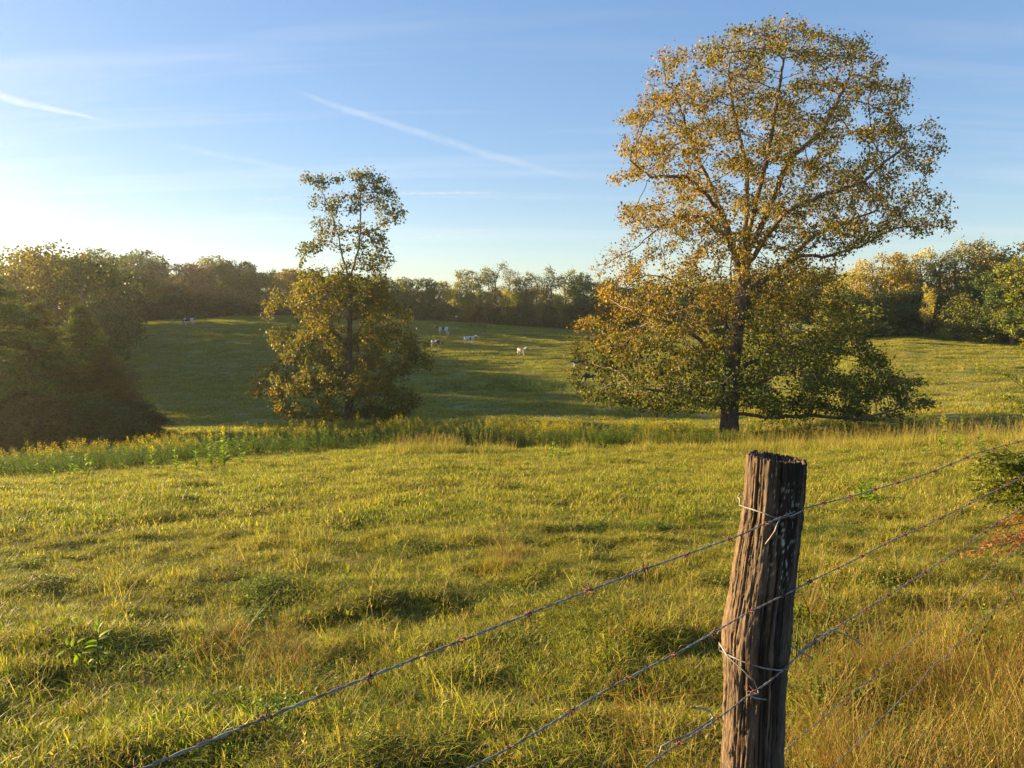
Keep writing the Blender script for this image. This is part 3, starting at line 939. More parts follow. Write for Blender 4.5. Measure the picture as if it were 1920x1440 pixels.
TINTS = {
    'dark green': (0.060, 0.085, 0.016), 'olive green': (0.135, 0.135, 0.020), 'mid green': (0.090, 0.125, 0.018),
    'bright green': (0.115, 0.170, 0.022), 'olive brown': (0.15, 0.115, 0.025), 'yellow green': (0.19, 0.19, 0.025), 'ochre': (0.27, 0.205, 0.030), 'rusty brown': (0.23, 0.125, 0.035),
    'golden': (0.33, 0.27, 0.035), 'bright green': (0.115, 0.170, 0.022), 'grey brown': (0.16, 0.12, 0.07),
}
def wood_tree(kind, px, top_py, Y, tint, label, name='woodland_tree', group=None, wide=1.0, cat='tree'):
    t = px2t(px, 600); x = t * Y; z = Hs(x, Y)
    top = at(px, top_py, Y).z
    p = PR[kind]; s = max(0.3, (top - z) / p['H'])
    r = empty(name, (x, Y, z - 0.05), rnd.uniform(0, 6.28)); tag(r, label, cat, group)
    sw = s * wide
    r.scale = (sw, sw, s)
    w = link('trunk', p['wood'], r)
    if 'twigs' in p: tag(link('branches', p['twigs'], r), None, None, None, 'stuff')
    c = link('crown', p['crown'], r)
    col = np.array(TINTS[tint]) * rnd.uniform(1.05, 1.65)
    c.color = (*col, 1)
    return r

def nth(i):
    tens = ['', '', 'twenty', 'thirty', 'forty', 'fifty', 'sixty']
    if i < 20: return ORD[i]
    k = i + 1
    if k % 10 == 0: return {2: 'twentieth', 3: 'thirtieth', 4: 'fortieth', 5: 'fiftieth', 6: 'sixtieth'}[k // 10]
    return tens[k // 10] + '-' + ORD[k % 10 - 1]
ORD = ['first', 'second', 'third', 'fourth', 'fifth', 'sixth', 'seventh', 'eighth', 'ninth', 'tenth', 'eleventh', 'twelfth', 'thirteenth', 'fourteenth',
       'fifteenth', 'sixteenth', 'seventeenth', 'eighteenth', 'nineteenth', 'twentieth', 'twenty-first', 'twenty-second', 'twenty-third', 'twenty-fourth', 'twenty-fifth',
       'twenty-sixth', 'twenty-seventh', 'twenty-eighth']
KW = {'round': 'broad round', 'round2': 'bushy round', 'oval': 'upright oval', 'open': 'tall open', 'open2': 'thin airy', 'umbrella': 'flat topped', 'bare': 'bare twiggy',
      'bush': 'cone shaped', 'thicket': 'low bushy', 'cedar': 'feathery cedar', 'cedar2': 'spreading cedar', 'mat': 'low brushy'}

# near left clump, beside the hollow
for kind, px, top, Y, tint, wide, label in [
    ('cedar2', -20, 500, 42, 'bright green', 1.0, 'light green feathery cedar at the left edge of the picture beyond the weeds'),
    ('cedar', 70, 555, 44, 'olive green', 1.0, 'olive cedar leaning over the weeds, second cedar from the left edge'),
    ('cedar', 150, 560, 47, 'mid green', 1.05, 'dull green pointed cedar in the middle of the left clump'),
    ('cedar2', 190, 640, 46, 'olive brown', 0.85, 'brownish twiggy cedar at the right side of the left clump'),
    ('mat', 245, 750, 44, 'dark green', 0.9, 'low dark brushy evergreen trailing out of the left clump onto the hillside'),
    ('mat', 60, 740, 40, 'olive brown', 1.0, 'brownish brush at the foot of the left cedars above the weeds'),
    ('mat', 170, 750, 41, 'dark green', 1.0, 'dark low evergreen brush under the pointed cedar above the weeds'),
    ('near_round', 112, 458, 64, 'olive brown', 1.05, 'tall brown green tree rising behind the left cedars, highest on the left'),
    ('near_round', 30, 468, 66, 'olive green', 1.1, 'brownish tree behind the light green cedar at the left edge'),
    ('near_oval', 160, 468, 62, 'dark green', 1.0, 'dark upright tree behind the pointed cedar in the left clump'),
    ('near_round', 196, 552, 58, 'dark green', 0.7, 'dark bushy tree closing the right side of the left clump'),
    ('open', 90, 452, 70, 'golden', 0.8, 'thin golden topped tree peeping above the brown tree at the left'),
    ]:
    wood_tree(kind, px, top, Y, tint, label, name='cedar_tree' if 'cedar' in kind or kind == 'mat' else 'broadleaf_tree', wide=wide)

# trees along the left side of the hollow, behind the near clump and out of the frame
left = []
for i in range(34):
    Y = rnd.uniform(88, 150); px = rnd.uniform(-520, 150)
    if i <= 9: px = rnd.uniform(40, 185); Y = rnd.uniform(76, 130)
    left.append((px, Y))
left.sort()
for i, (px, Y) in enumerate(left):
    k = rnd.choice(['round', 'round2', 'oval', 'round']); tn = rnd.choice(['dark green', 'olive green', 'rusty brown', 'mid green'])
    wood_tree(k, px, 480 + rnd.uniform(-8, 14) if px > -40 else 455, Y, tn, 'woodland tree hidden behind the brown and dark trees of the left clump', group='trees behind the left clump', name='broadleaf_tree', wide=1.1)

def row(specs, where, Yf):
    cnt_ = {}
    for i, (px, top, kind, tint, wide) in enumerate(specs):
        Y = Yf(px)
        wood_tree(kind, px, top - (9 if 'pasture' in where else 0), Y, tint, f'{tint} {KW[kind]} tree, {ORD[i]} from the left {where}', wide=wide * (1.25 if 'open' not in kind else 1.1), name='woodland_tree')
row([(225, 476, 'round2', 'dark green', 1), (250, 468, 'umbrella', 'dark green', 1.1), (292, 500, 'round', 'yellow green', .9), (310, 486, 'round', 'olive green', .9), (335, 520, 'bare', 'rusty brown', 1.1),
     (368, 490, 'round', 'rusty brown', .9), (398, 480, 'round2', 'olive green', 1), (430, 492, 'round', 'mid green', .9), (455, 487, 'umbrella', 'dark green', .75), (478, 505, 'round2', 'dark green', .9),
     (508, 498, 'open', 'olive green', .8), (540, 500, 'round', 'ochre', .8), (575, 505, 'round2', 'olive green', .9), (610, 515, 'round', 'mid green', .9), (655, 520, 'round', 'dark green', 1), (700, 527, 'oval', 'olive green', .9)],
    'in the wood behind the left crest', lambda p: 148 + rnd.uniform(-3, 4))
row([(735, 532, 'round', 'mid green', .9), (765, 528, 'round2', 'olive green', .9), (800, 528, 'round', 'mid green', .9), (826, 534, 'oval', 'ochre', 1), (852, 532, 'open', 'yellow green', 1), (876, 512, 'oval', 'yellow green', .8),
     (900, 503, 'open', 'olive green', .8), (930, 492, 'open', 'olive green', .85), (955, 500, 'open2', 'olive green', .8), (985, 525, 'oval', 'olive brown', .8), (1005, 508, 'open2', 'olive green', .8),
     (1035, 500, 'open', 'olive green', .9), (1060, 502, 'open2', 'olive green', .8), (1085, 520, 'round2', 'dark green', .8), (1112, 535, 'round', 'dark green', .9), (1140, 530, 'round2', 'mid green', .9)],
    'in the wood between the pasture trees', lambda p: 150 + rnd.uniform(-3, 5))
row([(880, 545, 'round2', 'ochre', .7), (915, 545, 'oval', 'ochre', .7), (945, 540, 'oval', 'golden', .6), (965, 545, 'round2', 'yellow green', .6), (1010, 550, 'oval', 'ochre', .6), (1045, 552, 'oval', 'yellow green', .6),
     (1090, 556, 'round2', 'dark green', .8), (800, 560, 'bare', 'rusty brown', 1), (850, 560, 'bare', 'rusty brown', 1), (760, 560, 'round', 'olive green', .8)][0:7],
    'of lower trees behind the cows', lambda p: 143 + rnd.uniform(-1, 2))
row([(1165, 535, 'round', 'dark green', 1), (1210, 528, 'round2', 'mid green', 1), (1250, 530, 'round', 'dark green', 1), (1290, 520, 'oval', 'olive green', 1), (1330, 525, 'round', 'dark green', 1), (1375, 520, 'round2', 'dark green', 1),
     (1420, 515, 'round', 'mid green', 1), (1465, 510, 'oval', 'dark green', 1), (1500, 505, 'round', 'dark green', .9), (1540, 500, 'round2', 'olive green', .9)],
    'behind the big tree', lambda p: 140 - (p - 1165) * 0.05)
row([(1575, 498, 'open', 'golden', .8), (1600, 478, 'open', 'golden', .9), (1640, 462, 'open', 'ochre', .9), (1668, 470, 'oval', 'ochre', .8), (1700, 462, 'open', 'golden', .8), (1728, 452, 'open', 'ochre', .9),
     (1760, 450, 'open2', 'olive green', .9), (1790, 438, 'open2', 'olive green', 1), (1822, 436, 'open', 'ochre', .9), (1855, 430, 'open2', 'olive green', 1), (1885, 436, 'open', 'ochre', .9), (1915, 440, 'open2', 'olive green', 1), (1950, 440, 'open', 'olive green', 1)],
    'in the tall right wood', lambda p: 112 + rnd.uniform(-3, 4))
row([(1590, 540, 'round', 'dark green', 1), (1622, 560, 'round2', 'mid green', .9), (1660, 545, 'round', 'dark green', .9), (1695, 540, 'round2', 'dark green', .9), (1730, 545, 'round', 'dark green', .9), (1765, 548, 'round2', 'dark green', .9),
     (1800, 530, 'round', 'dark green', .9), (1835, 545, 'round2', 'dark green', .9)],
    'in the right understorey', lambda p: 106 + rnd.uniform(-1, 2))
row([(1802, 546, 'bush', 'yellow green', 1.0), (1860, 505, 'round', 'dark green', .8), (1900, 480, 'round2', 'olive green', .9), (1960, 470, 'round', 'dark green', 1)],
    'on the right crest', lambda p: 100 - (p - 1800) * 0.06)
wood_tree('open', 1735, 525, 101, 'golden', 'slender golden tree with a pale bare trunk on the right crest', wide=.55)
wood_tree('thicket', 1590, 600, 112, 'olive green', 'low olive bush on the crest to the right of the big trunk')
wood_tree('thicket', 1775, 610, 98, 'yellow green', 'small yellow green bush at the foot of the cone shaped tree')

# lower trees and bushes filling the foot of the wood, and the dim trees behind
und = []
for px in range(225, 1190, 17):
    und.append((px + rnd.uniform(-7, 7), (562 if px < 700 else 576) + rnd.uniform(-12, 8), 147 + rnd.uniform(-2, 3)))
for i, (px, top, Y) in enumerate(und):
    wood_tree('thicket' if i % 3 else 'round2', px, top, Y, rnd.choice(['dark green', 'dark green', 'mid green', 'olive brown', 'olive green']),
              f'dim low bushy tree, {nth(i)} from the left along the shaded foot of the far wood', group='low trees along the foot of the far wood', name='understorey_tree', wide=1.7 if i % 3 else 2.2)
for i, px in enumerate(range(1560, 1990, 16)):
    und_px = px + rnd.uniform(-5, 5)
    wood_tree('thicket' if i % 3 else 'round2', und_px, 575 + rnd.uniform(-14, 12), 105 + rnd.uniform(-2, 3), rnd.choice(['dark green', 'dark green', 'mid green', 'olive green']),
              f'dark low bushy tree, {nth(i)} from the left along the foot of the right wood', group='low trees along the foot of the right wood', name='understorey_tree', wide=1.5)
bk = []
for px in range(210, 1600, 30):
    bk.append((px + rnd.uniform(-12, 12), (512 if px < 700 else 541) + rnd.uniform(-6, 12), 164 + rnd.uniform(-6, 12)))
for i, (px, top, Y) in enumerate(bk):
    wood_tree(rnd.choice(['round', 'round2', 'round2']), px, top, Y, rnd.choice(['dark green', 'olive green', 'mid green', 'ochre']),
              'tree deep in the wood, showing only between the front row crowns', group='trees deep in the far wood', name='woodland_tree', wide=1.5)
for px in range(1590, 2240, 55):
    wood_tree(rnd.choice(['round', 'round2', 'oval']), px + rnd.uniform(-12, 12), 505 + rnd.uniform(-6, 8), 124 + rnd.uniform(-3, 6), rnd.choice(['dark green', 'olive green', 'ochre']),
              'tree deep in the wood behind the right hill, mostly hidden', group='trees deep in the right wood', name='woodland_tree', wide=1.2)
#NEXT2
# ------------------------------------------------------------------ weeds of the hollow
def stalk_plant(name, seed, h, nleaf, leaf_l, leaf_w, head=None, green=(0.12, 0.19, 0.03), bushy=0.0, stems=1, mat=None):
    g = np.random.default_rng(seed); mb = MB(); Pa = []; Da = []; La = []; Wa = []; Ca = []
    for s_ in range(stems):
        hh = h * g.uniform(0.75, 1.05); a = g.uniform(0, 6.28); ln = g.uniform(0.02, 0.14); o = g.normal(0, 0.06 * (stems > 1), 2)
        def pos(u): return np.array([o[0] + math.cos(a) * ln * hh * u * u, o[1] + math.sin(a) * ln * hh * u * u, hh * u])
        mb.tube([pos(-0.05), pos(0.3), pos(0.65), pos(1.0)], [0.006, 0.005, 0.004, 0.002], 3, (0.16, 0.17, 0.05), cap=False)
        for i in range(nleaf):
            u = g.uniform(0.12, 0.98); b = g.uniform(0, 6.28)
            Pa.append(pos(u)); Da.append([math.cos(b), math.sin(b), g.uniform(0.0, 0.8)]); q = (1.1 - 0.55 * u) * g.uniform(0.7, 1.2)
            La.append(leaf_l * q); Wa.append(leaf_w * q); Ca.append(np.array(green) * g.uniform(0.7, 1.3))
        if head:
            hc, hn, hr = head
            for i in range(hn):
                u = g.uniform(0, 1); b = g.uniform(0, 6.28); rr = hr * (1 - 0.6 * u)
                Pa.append(pos(1.0) + np.array([rr * math.cos(b) * g.uniform(.3, 1), rr * math.sin(b) * g.uniform(.3, 1), -0.10 + 0.24 * u]))
                Da.append([math.cos(b), math.sin(b), g.uniform(0.2, 1.2)]); La.append(0.045 * g.uniform(0.7, 1.3)); Wa.append(0.028)
                Ca.append(np.array(hc) * g.uniform(0.75, 1.2))
    Pa = np.array(Pa); Da = np.array(Da); Da /= np.linalg.norm(Da, axis=1, keepdims=True); n = len(Pa)
    Nn = rand_dirs(n, g) * 0.5 + np.array([0, 0, 1.0])
    V, ff, sz = leaf_quads(Pa, Da, Nn, np.array(La), np.array(Wa))
    mb.addflat(V, ff, sz, np.repeat(np.array(Ca), 4, 0))
    return mb.mesh(name, mat or M_WEED)

YEL = (0.50, 0.38, 0.02)
gold_v = [stalk_plant('goldenrod_stem', 300 + s, 1.15, 30, 0.15, 0.035, (YEL, 18, 0.08), (0.12, 0.20, 0.028)) for s in range(5)]
gold_v += [stalk_plant('weed_stem', 310 + s, 1.0, 38, 0.14, 0.045, None, (0.12, 0.20, 0.028)) for s in range(2)]
far_gold = [stalk_plant('goldenrod_stem', 320 + s, 1.2, 14, 0.26, 0.085, (YEL, 12, 0.16)) for s in range(3)]

def band(xs_px, d0_pts, d1_pts, n):
    """places in a strip between two distances that vary along the picture columns"""
    px = RG.uniform(xs_px[0], xs_px[-1], n)
    a = np.interp(px, xs_px, d0_pts); b = np.interp(px, xs_px, d1_pts)
    d = RG.uniform(0, 1, n) * (b - a) + a
    d = d + 0.9 * pn(px * 0.02, d * 0, 7) + 0.5 * pn(px * 0.06, d * 0, 8) - 0.9 * RG.uniform(0, 1, n) ** 4
    x = (px - 960) / F * 1.006 * d
    return x, d, px
# main goldenrod strip along the hollow
X_, Y_, PX_ = band([-180, 0, 200, 400, 600, 800, 1000, 1300, 1480], [19.5, 20, 21.5, 25.5, 28, 29, 29.5, 29.5, 32], [27, 28, 31, 35, 37, 37, 36, 35, 34], 6800)
n = len(X_)
sc = 0.62 + 0.42 * RG.uniform(0, 1, n) + 0.30 * pn(X_ * 0.6, Y_ * 0.4, 99)
sc *= np.interp(PX_, [-180, 300, 420, 640, 1200, 1480], [0.86, 0.84, 0.95, 0.98, 0.95, 0.8])
yel = pn(X_ * 0.25, Y_ * 0.3, 101) + RG.normal(0, 0.25, n) + np.interp(PX_, [0, 200, 400, 900, 1010, 1100, 1300], [0.1, 0.0, -0.1, 0.15, 0.6, -0.1, -0.3])
idx = np.where(yel > 0.12, RG.integers(0, 5, n), RG.integers(5, 7, n))
scatter('goldenrod', 'dense strip of yellow flowered goldenrod along the hollow', gold_v, put(X_, Y_), RG.uniform(0, 6.28, n), sc, RG.uniform(0, 0.12, n),
        RG.uniform(0, 0.35, n), idx, RG.normal(0, 0.08, (n, 2)), 'goldenrod')
# darker weeds filling the ground beyond the trunk of the big tree and to the right
X_, Y_, PX_ = band([1290, 1500, 1720], [33, 30, 29], [38, 36, 34], 900)
n = len(X_)
scatter('hollow_weeds', 'dark green weeds in the hollow around the big trunk', gold_v, put(X_, Y_), RG.uniform(0, 6.28, n), RG.uniform(0.35, 0.75, n), RG.uniform(0, 0.1, n),
        RG.uniform(0.1, 0.5, n), RG.choice([5, 6, 5, 6, 0], n), None, 'weeds')
# patches of weeds on the hillside
cl = [(905, 675, 96, 2.2, 60), (960, 735, 77, 3.0, 150), (1000, 742, 75, 2.6, 110), (845, 735, 77, 1.8, 60), (935, 720, 82, 1.8, 40), (880, 606, 131, 1.3, 45), (905, 606, 131, 1.2, 45), (858, 604, 132, .5, 8),
      (820, 602, 132, 2, 6), (1845, 700, 63, 1.6, 30), (1690, 705, 66, 2, 16), (560, 760, 66, 3, 30), (1560, 795, 42, 3.5, 90), (1450, 800, 42, 2.5, 60), (850, 665, 100, 2, 18)]
P_ = []
for px, py, d, r, k in cl:
    c = at(px, py, d)
    for _ in range(k):
        P_.append((c.x + RG.normal(0, r * 0.6), d + RG.normal(0, r * 0.8)))
P_ = np.array(P_); n = len(P_)
scatter('hillside_weeds', 'bright green weed patches on the far hillside', far_gold + [stalk_plant('weed_stem', 330, 0.9, 20, 0.26, 0.09, None, (0.15, 0.24, 0.03))],
        put(P_[:, 0], P_[:, 1]), RG.uniform(0, 6.28, n), RG.uniform(0.5, 1.0, n) * np.where(P_[:, 1] > 125, 1.25, 1.0), RG.uniform(0, 0.1, n), RG.uniform(0, 0.3, n), RG.choice([0, 3, 3, 1, 3], n), None, 'weeds')

# ------------------------------------------------------------------ taller grasses
def tall_grass(name, seed, n, rad, h0, h1, straw, w=0.006, seedhead=True, red=0.0, sl=0.020, sw=0.006, every=7, lean=0.28):
    V, ff, sz, lc = blades(n, rad, h0, h1, w, lean, straw=straw, seed=seed, segs=3, curl=0.9)
    g = np.random.default_rng(seed + 1)
    if red > 0:
        k = g.uniform(0, 1, len(lc) // 7) < red
        lc = lc.copy().reshape(-1, 7, 3); lc[k] = np.array([0.36, 0.15, 0.05]) * g.uniform(0.7, 1.2, (k.sum(), 1, 1)); lc = lc.reshape(-1, 3)
    mb = MB(); mb.addflat(V, ff, sz, lc)
    if seedhead:
        for i in range(max(2, n // every)):
            a = g.uniform(0, 6.28); r = rad * math.sqrt(g.uniform(0, 1)) * 0.7; h = g.uniform(h1 * 0.85, h1 * 1.25); l = g.normal(0, 0.10, 2) * h
            b = np.array([r * math.cos(a), r * math.sin(a), -0.02])
            p = [b, b + np.array([l[0] * .3, l[1] * .3, h * 0.5]), b + np.array([l[0], l[1], h])]
            c = STRAWS[g.integers(0, 3)] * 0.85
            mb.tube(p, [0.0016, 0.0013, 0.0009], 3, c, cap=False)
            m = 9
            u = g.uniform(0.78, 1.02, m)[:, None]
            P = p[1] + (p[2] - p[1]) * ((u - 0.5) * 2)
            D = rand_dirs(m, g) * 0.5 + np.array([0, 0, 1.0]); D /= np.linalg.norm(D, axis=1, keepdims=True)
            V2, f2, s2 = leaf_quads(P, D, rand_dirs(m, g), np.full(m, sl), np.full(m, sw))
            mb.addflat(V2, f2, s2, np.repeat(np.tile(c, (m, 1)), 4, 0))
    return mb.mesh(name, M_GRASS)
tg = [tall_grass('tall_grass_tuft', 400 + s, 30, 0.22, 0.25, 0.62, 0.30, 0.014) for s in range(4)]
X_, Y_, PX_ = band([700, 800, 880, 1180, 1300, 1500, 1920, 2200], [23.5, 23.5, 24, 24.5, 24, 23, 21, 20], [25.5, 26, 25.6, 26, 27.5, 28, 27, 26], 2400)
dens = np.interp(PX_, [700, 740, 860, 880, 1180, 1300, 1400, 2200], [0.1, .8, .8, 0.05, 0.1, 0.2, 0.5, .6]) + 0.6 * pn(X_ * 0.7, Y_ * 0.7, 120)
k = RG.uniform(0, 1, len(X_)) < dens
X_, Y_, PX_ = X_[k], Y_[k], PX_[k]; n = len(X_)
sz_ = RG.uniform(0.7, 1.25, n) * np.interp(PX_, [700, 1300, 2000], [1.0, 1.0, 1.15])
scatter('tall_grass', 'tall pale seeding grass along the far edge of the near field', tg, put(X_, Y_), RG.uniform(0, 6.28, n), sz_, RG.uniform(0.0, 0.22, n), RG.uniform(0, 0.25, n),
        RG.integers(0, 4, n), RG.normal(0, 0.1, (n, 2)), 'grass')
# scattered seed stems in the near field
st = [tall_grass('seed_stem_tuft', 420 + s, 16, 0.14, 0.14, 0.34, 0.5, 0.005) for s in range(4)]
x, y = sector(1.6, 22.0, 900, -0.85, 0.85, 1.0)
n = len(x)
scatter('seeding_grass', 'thin upright seed stems standing in the near grass', st, put(x, y), RG.uniform(0, 6.28, n), RG.uniform(0.6, 1.15, n), RG.uniform(0, 0.4, n), RG.uniform(0, 0.3, n),
        RG.integers(0, 4, n), RG.normal(0, 0.12, (n, 2)), 'grass')
# broad leaved ground weeds among the straw
X_ = RG.uniform(0.6, 4.6, 900); Y_ = RG.uniform(1.3, 5.5, 900)
k = (X_ / Y_ > 0.36) & (pn(X_ * 1.3, Y_ * 1.3, 56) > -0.05); X_, Y_ = X_[k], Y_[k]; n = len(X_)
scatter('ground_weeds', 'small broad leaved weeds low in the straw beside the fence', [clover(52), clover(53)] + [stalk_plant('weed_sprig', 340 + s, 0.22, 22, 0.045, 0.018, None, (0.16, 0.22, 0.03)) for s in range(3)],
        put(X_, Y_), RG.uniform(0, 6.28, n), RG.uniform(0.7, 1.5, n), RG.uniform(0, 0.35, n), RG.uniform(0, 0.5, n), RG.integers(0, 5, n), RG.normal(0, 0.25, (n, 2)), 'weeds')
# dry tussocks beside the fence on the right
dt = [tall_grass('dry_tussock', 440 + s, 110, 0.20, 0.12, 0.46, 0.42, 0.0036, True, 0.12 + 0.16 * s, 0.012, 0.0035, 14, 0.55) for s in range(5)]
pts = []
while len(pts) < 250:
    px = RG.uniform(1470, 2150); d = RG.uniform(1.5, 6.0); x = (px - 960) / F * d
    w = np.exp(-((d - 2.7) / 1.5) ** 2) * np.interp(px, [1470, 1560, 1750, 2100], [0.12, 0.5, 0.9, 1.0])
    w *= 0.25 + 1.1 * smooth(-0.15, 0.35, float(pn(np.array([x * 1.6]), np.array([d * 1.4]), 55)[0]))
    if RG.uniform() < w: pts.append((x, d))
for px, py, d, k in [(520, 1240, 4.2, 4), (560, 1230, 4.4, 4), (640, 1320, 3.6, 2), (960, 1040, 7.2, 5), (930, 1070, 6.6, 3), (1260, 1130, 4.6, 2), (1320, 1300, 2.6, 4), (430, 1200, 4.7, 2), (1210, 1300, 3, 2)]:
    c = at(px, py, d)
    for _ in range(k): pts.append((c.x + RG.normal(0, .14), d + RG.normal(0, .14)))
pts = np.array(pts); n = len(pts)
scatter('dry_grass', 'rusty straw coloured grass tussocks beside the fence', dt, put(pts[:, 0], pts[:, 1]), RG.uniform(0, 6.28, n), RG.uniform(0.40, 1.0, n), RG.uniform(0.0, 0.18, n),
        RG.uniform(0, 0.5, n), RG.integers(0, 5, n), RG.normal(0, 0.32, (n, 2)), 'grass')

# ------------------------------------------------------------------ single plants
def leaf_part(length, width, col, seed, seg=6):
    g = np.random.default_rng(seed); V = []; Fc = []
    for i in range(seg + 1):
        u = i / seg; w = width * 0.5 * math.sin(math.pi * min(1, u * 0.93 + 0.05)) ** 0.8 * (1 - 0.25 * u) + 0.0006
        z = -0.35 * length * u * u + 0.1 * length * u
        x = length * u
        V += [(x, -w, z + w * 0.35), (x, 0, z), (x, w, z + w * 0.35)]
    for i in range(seg):
        a = i * 3
        Fc += [(a, a + 3, a + 4, a + 1), (a + 1, a + 4, a + 5, a + 2)]
    mb = MB(); c = np.array(col) * np.ones((len(V), 3)); c[1::3] *= 1.25
    mb.add(V, Fc, c)
    return mb.mesh('leaf', M_WEED, True)
LEAFM = [leaf_part(0.1, 0.055, (0.24, 0.34, 0.02), 1), leaf_part(0.1, 0.044, (0.25, 0.31, 0.03), 2), leaf_part(0.1, 0.048, (0.10, 0.15, 0.03), 3), leaf_part(0.1, 0.04, (0.42, 0.25, 0.03), 4)]
def place_leaf(root, P, az, pitch, L, kind=0, roll=0.0):
    o = link('leaf', LEAFM[kind], root)
    o.location = P; o.rotation_euler = (roll, -pitch, az); s = L / 0.1; o.scale = (s, s, s)
    return o
# broad leaved plant at the left
bx = at(180, 1275, 4.05); bx.z = Hs(bx.x, bx.y) - 0.01
pl = empty('broad_leaved_plant', bx); tag(pl, 'bright green plant with broad pointed leaves in the grass, lower left', 'plant')
def rel(px, py, dy=0.0): return Vector(at(px, py, 4.05 + dy)) - Vector(bx)
mb = MB()
S1 = [Vector((0, 0, 0)), rel(184, 1240), rel(183, 1200), rel(181, 1172)]
S2 = [Vector((-0.05, 0, 0)), rel(152, 1250), rel(148, 1232), rel(133, 1213, -.03), rel(120, 1208, -.05)]
mb.tube(S1, [0.005, 0.0045, 0.004, 0.002], 6, (0.14, 0.13, 0.06)); link('stem', mb.mesh('stem', M_WEED, True), pl)
mb = MB(); mb.tube(S2, [0.005, 0.004, 0.004, 0.003, 0.002], 6, (0.16, 0.18, 0.05)); link('stem', mb.mesh('stem', M_WEED, True), pl)
for i, (px, py, az, pt, L, kd) in enumerate([
        (131, 1216, 245, 5, .085, 0), (135, 1212, 100, 50, .06, 1), (127, 1210, 120, 55, .06, 1), (122, 1208, 185, 10, .05, 1), (145, 1205, 40, 25, .075, 1), (150, 1226, 270, -15, .06, 0),
        (185, 1220, 200, 10, .085, 1), (184, 1212, 175, 5, .08, 0), (184, 1205, 215, 20, .07, 0), (185, 1200, 20, 20, .085, 2), (186, 1195, 35, 35, .09, 1), (184, 1186, 150, 40, .07, 0), (184, 1180, 60, 60, .06, 1),
        (183, 1174, 110, 70, .055, 1), (187, 1224, 320, -10, .07, 2), (188, 1228, 10, 5, .07, 1), (192, 1225, 340, 10, .07, 1), (182, 1236, 250, -20, .06, 2), (175, 1235, 190, -30, .045, 3), (187, 1212, 300, 15, .07, 2)]):
    place_leaf(pl, rel(px, py, rnd.uniform(-.03, .03)), R(az), R(pt), L, kd, rnd.uniform(-.5, .5))

def leafy_weed(px, Y, h, label, n=26, L=0.11, top=None, name='leafy_weed'):
    x = px2t(px, 800) * Y; b = Vector((x, Y, Hs(x, Y) - 0.02))
    r = empty(name, b); tag(r, label, 'plant')
    nst = 1 + (n > 22) * 3 + (n > 15); n = int(n * 1.5); L = L * 1.25
    for s_ in range(nst):
        mb = MB(); a = rnd.uniform(0, 6.28); hh = h * (1 if s_ == 0 else rnd.uniform(.6, .85)); sp = 0.0 if s_ == 0 else rnd.uniform(.06, .16)
        pts_ = [Vector((0, 0, 0)), Vector((math.cos(a) * sp * .6, math.sin(a) * sp * .6, hh * .5)), Vector((math.cos(a) * sp, math.sin(a) * sp, hh))]
        mb.tube(pts_, [0.007, 0.005, 0.002], 5, (0.15, 0.17, 0.05)); link('stem', mb.mesh('stem', M_WEED, True), r)
        for i in range(n // nst):
            u = 0.15 + 0.85 * (i + 0.5) / (n // nst)
            p = pts_[0] * (1 - u) + pts_[2] * u
            place_leaf(r, p, rnd.uniform(0, 6.28), R(rnd.uniform(10, 50)), L * (1.25 - 0.6 * u) * rnd.uniform(.8, 1.15), rnd.choice([0, 1, 1, 2]), rnd.uniform(-.4, .4))
    if top:
        m = stalk_plant('flower_head', 900 + int(px), 0.02, 0, 0.1, 0.03, (YEL, 60, 0.08)); o = link('flower_head', m, r); o.location = (0, 0, h - 0.05); tag(o, None, None, None, 'stuff')
    return r
for px, Y, h, lab, nn, L, top in [
        (95, 15.5, .42, 'small bright weed alone in the field, leftmost of the single weeds', 12, .12, None),
        (128, 18.2, .62, 'bright leafy weed in front of the goldenrod at far left, left of a taller one', 18, .14, None),
        (155, 18.0, .72, 'bright leafy weed before the goldenrod, second of the left pair', 18, .14, None),
        (282, 19.5, .66, 'slim bright weed with upright leaves, before the goldenrod below the cedars', 14, .14, True),
        (325, 20.0, .80, 'bright weed with broad upper leaves, left of the tall bushy weed', 18, .15, None),
        (365, 20.8, .74, 'medium bright weed just left of the tall bushy weed', 18, .15, None),
        (392, 21.0, 1.10, 'tall bushy bright green weed with yellow top, before the goldenrod', 36, .17, True),
        (418, 21.2, 1.20, 'tallest yellow tipped weed beside the bushy one', 34, .17, True),
        (447, 21.5, .72, 'lower leafy weed to the right of the tallest yellow tipped weed', 18, .15, None),
        (536, 22.5, .42, 'small upright weed alone on the field edge below the narrow tree', 12, .12, None),
        (1036, 20.5, .62, 'small green weed on the field edge between the trees', 16, .13, None),
        (1052, 20.0, .45, 'lower green weed leaning beside the one between the trees', 12, .12, None),
        (1622, 10.5, .34, 'leafy green weed in the grass right of the post top', 22, .11, None),
        (1640, 10.2, .40, 'pale pointed leaved weed right of the post, behind the top wire', 22, .12, None),
        (1768, 19.5, .95, 'tall weed with yellow flower above the top wire', 18, .14, True),
        (1800, 19.0, 1.05, 'tall green weed with alternate leaves right of the yellow flower', 22, .14, None),
        (1838, 19.5, .9, 'slim green weed near the right edge above the juniper', 16, .13, None)]:
    leafy_weed(px, Y, h, lab, nn, L, top)

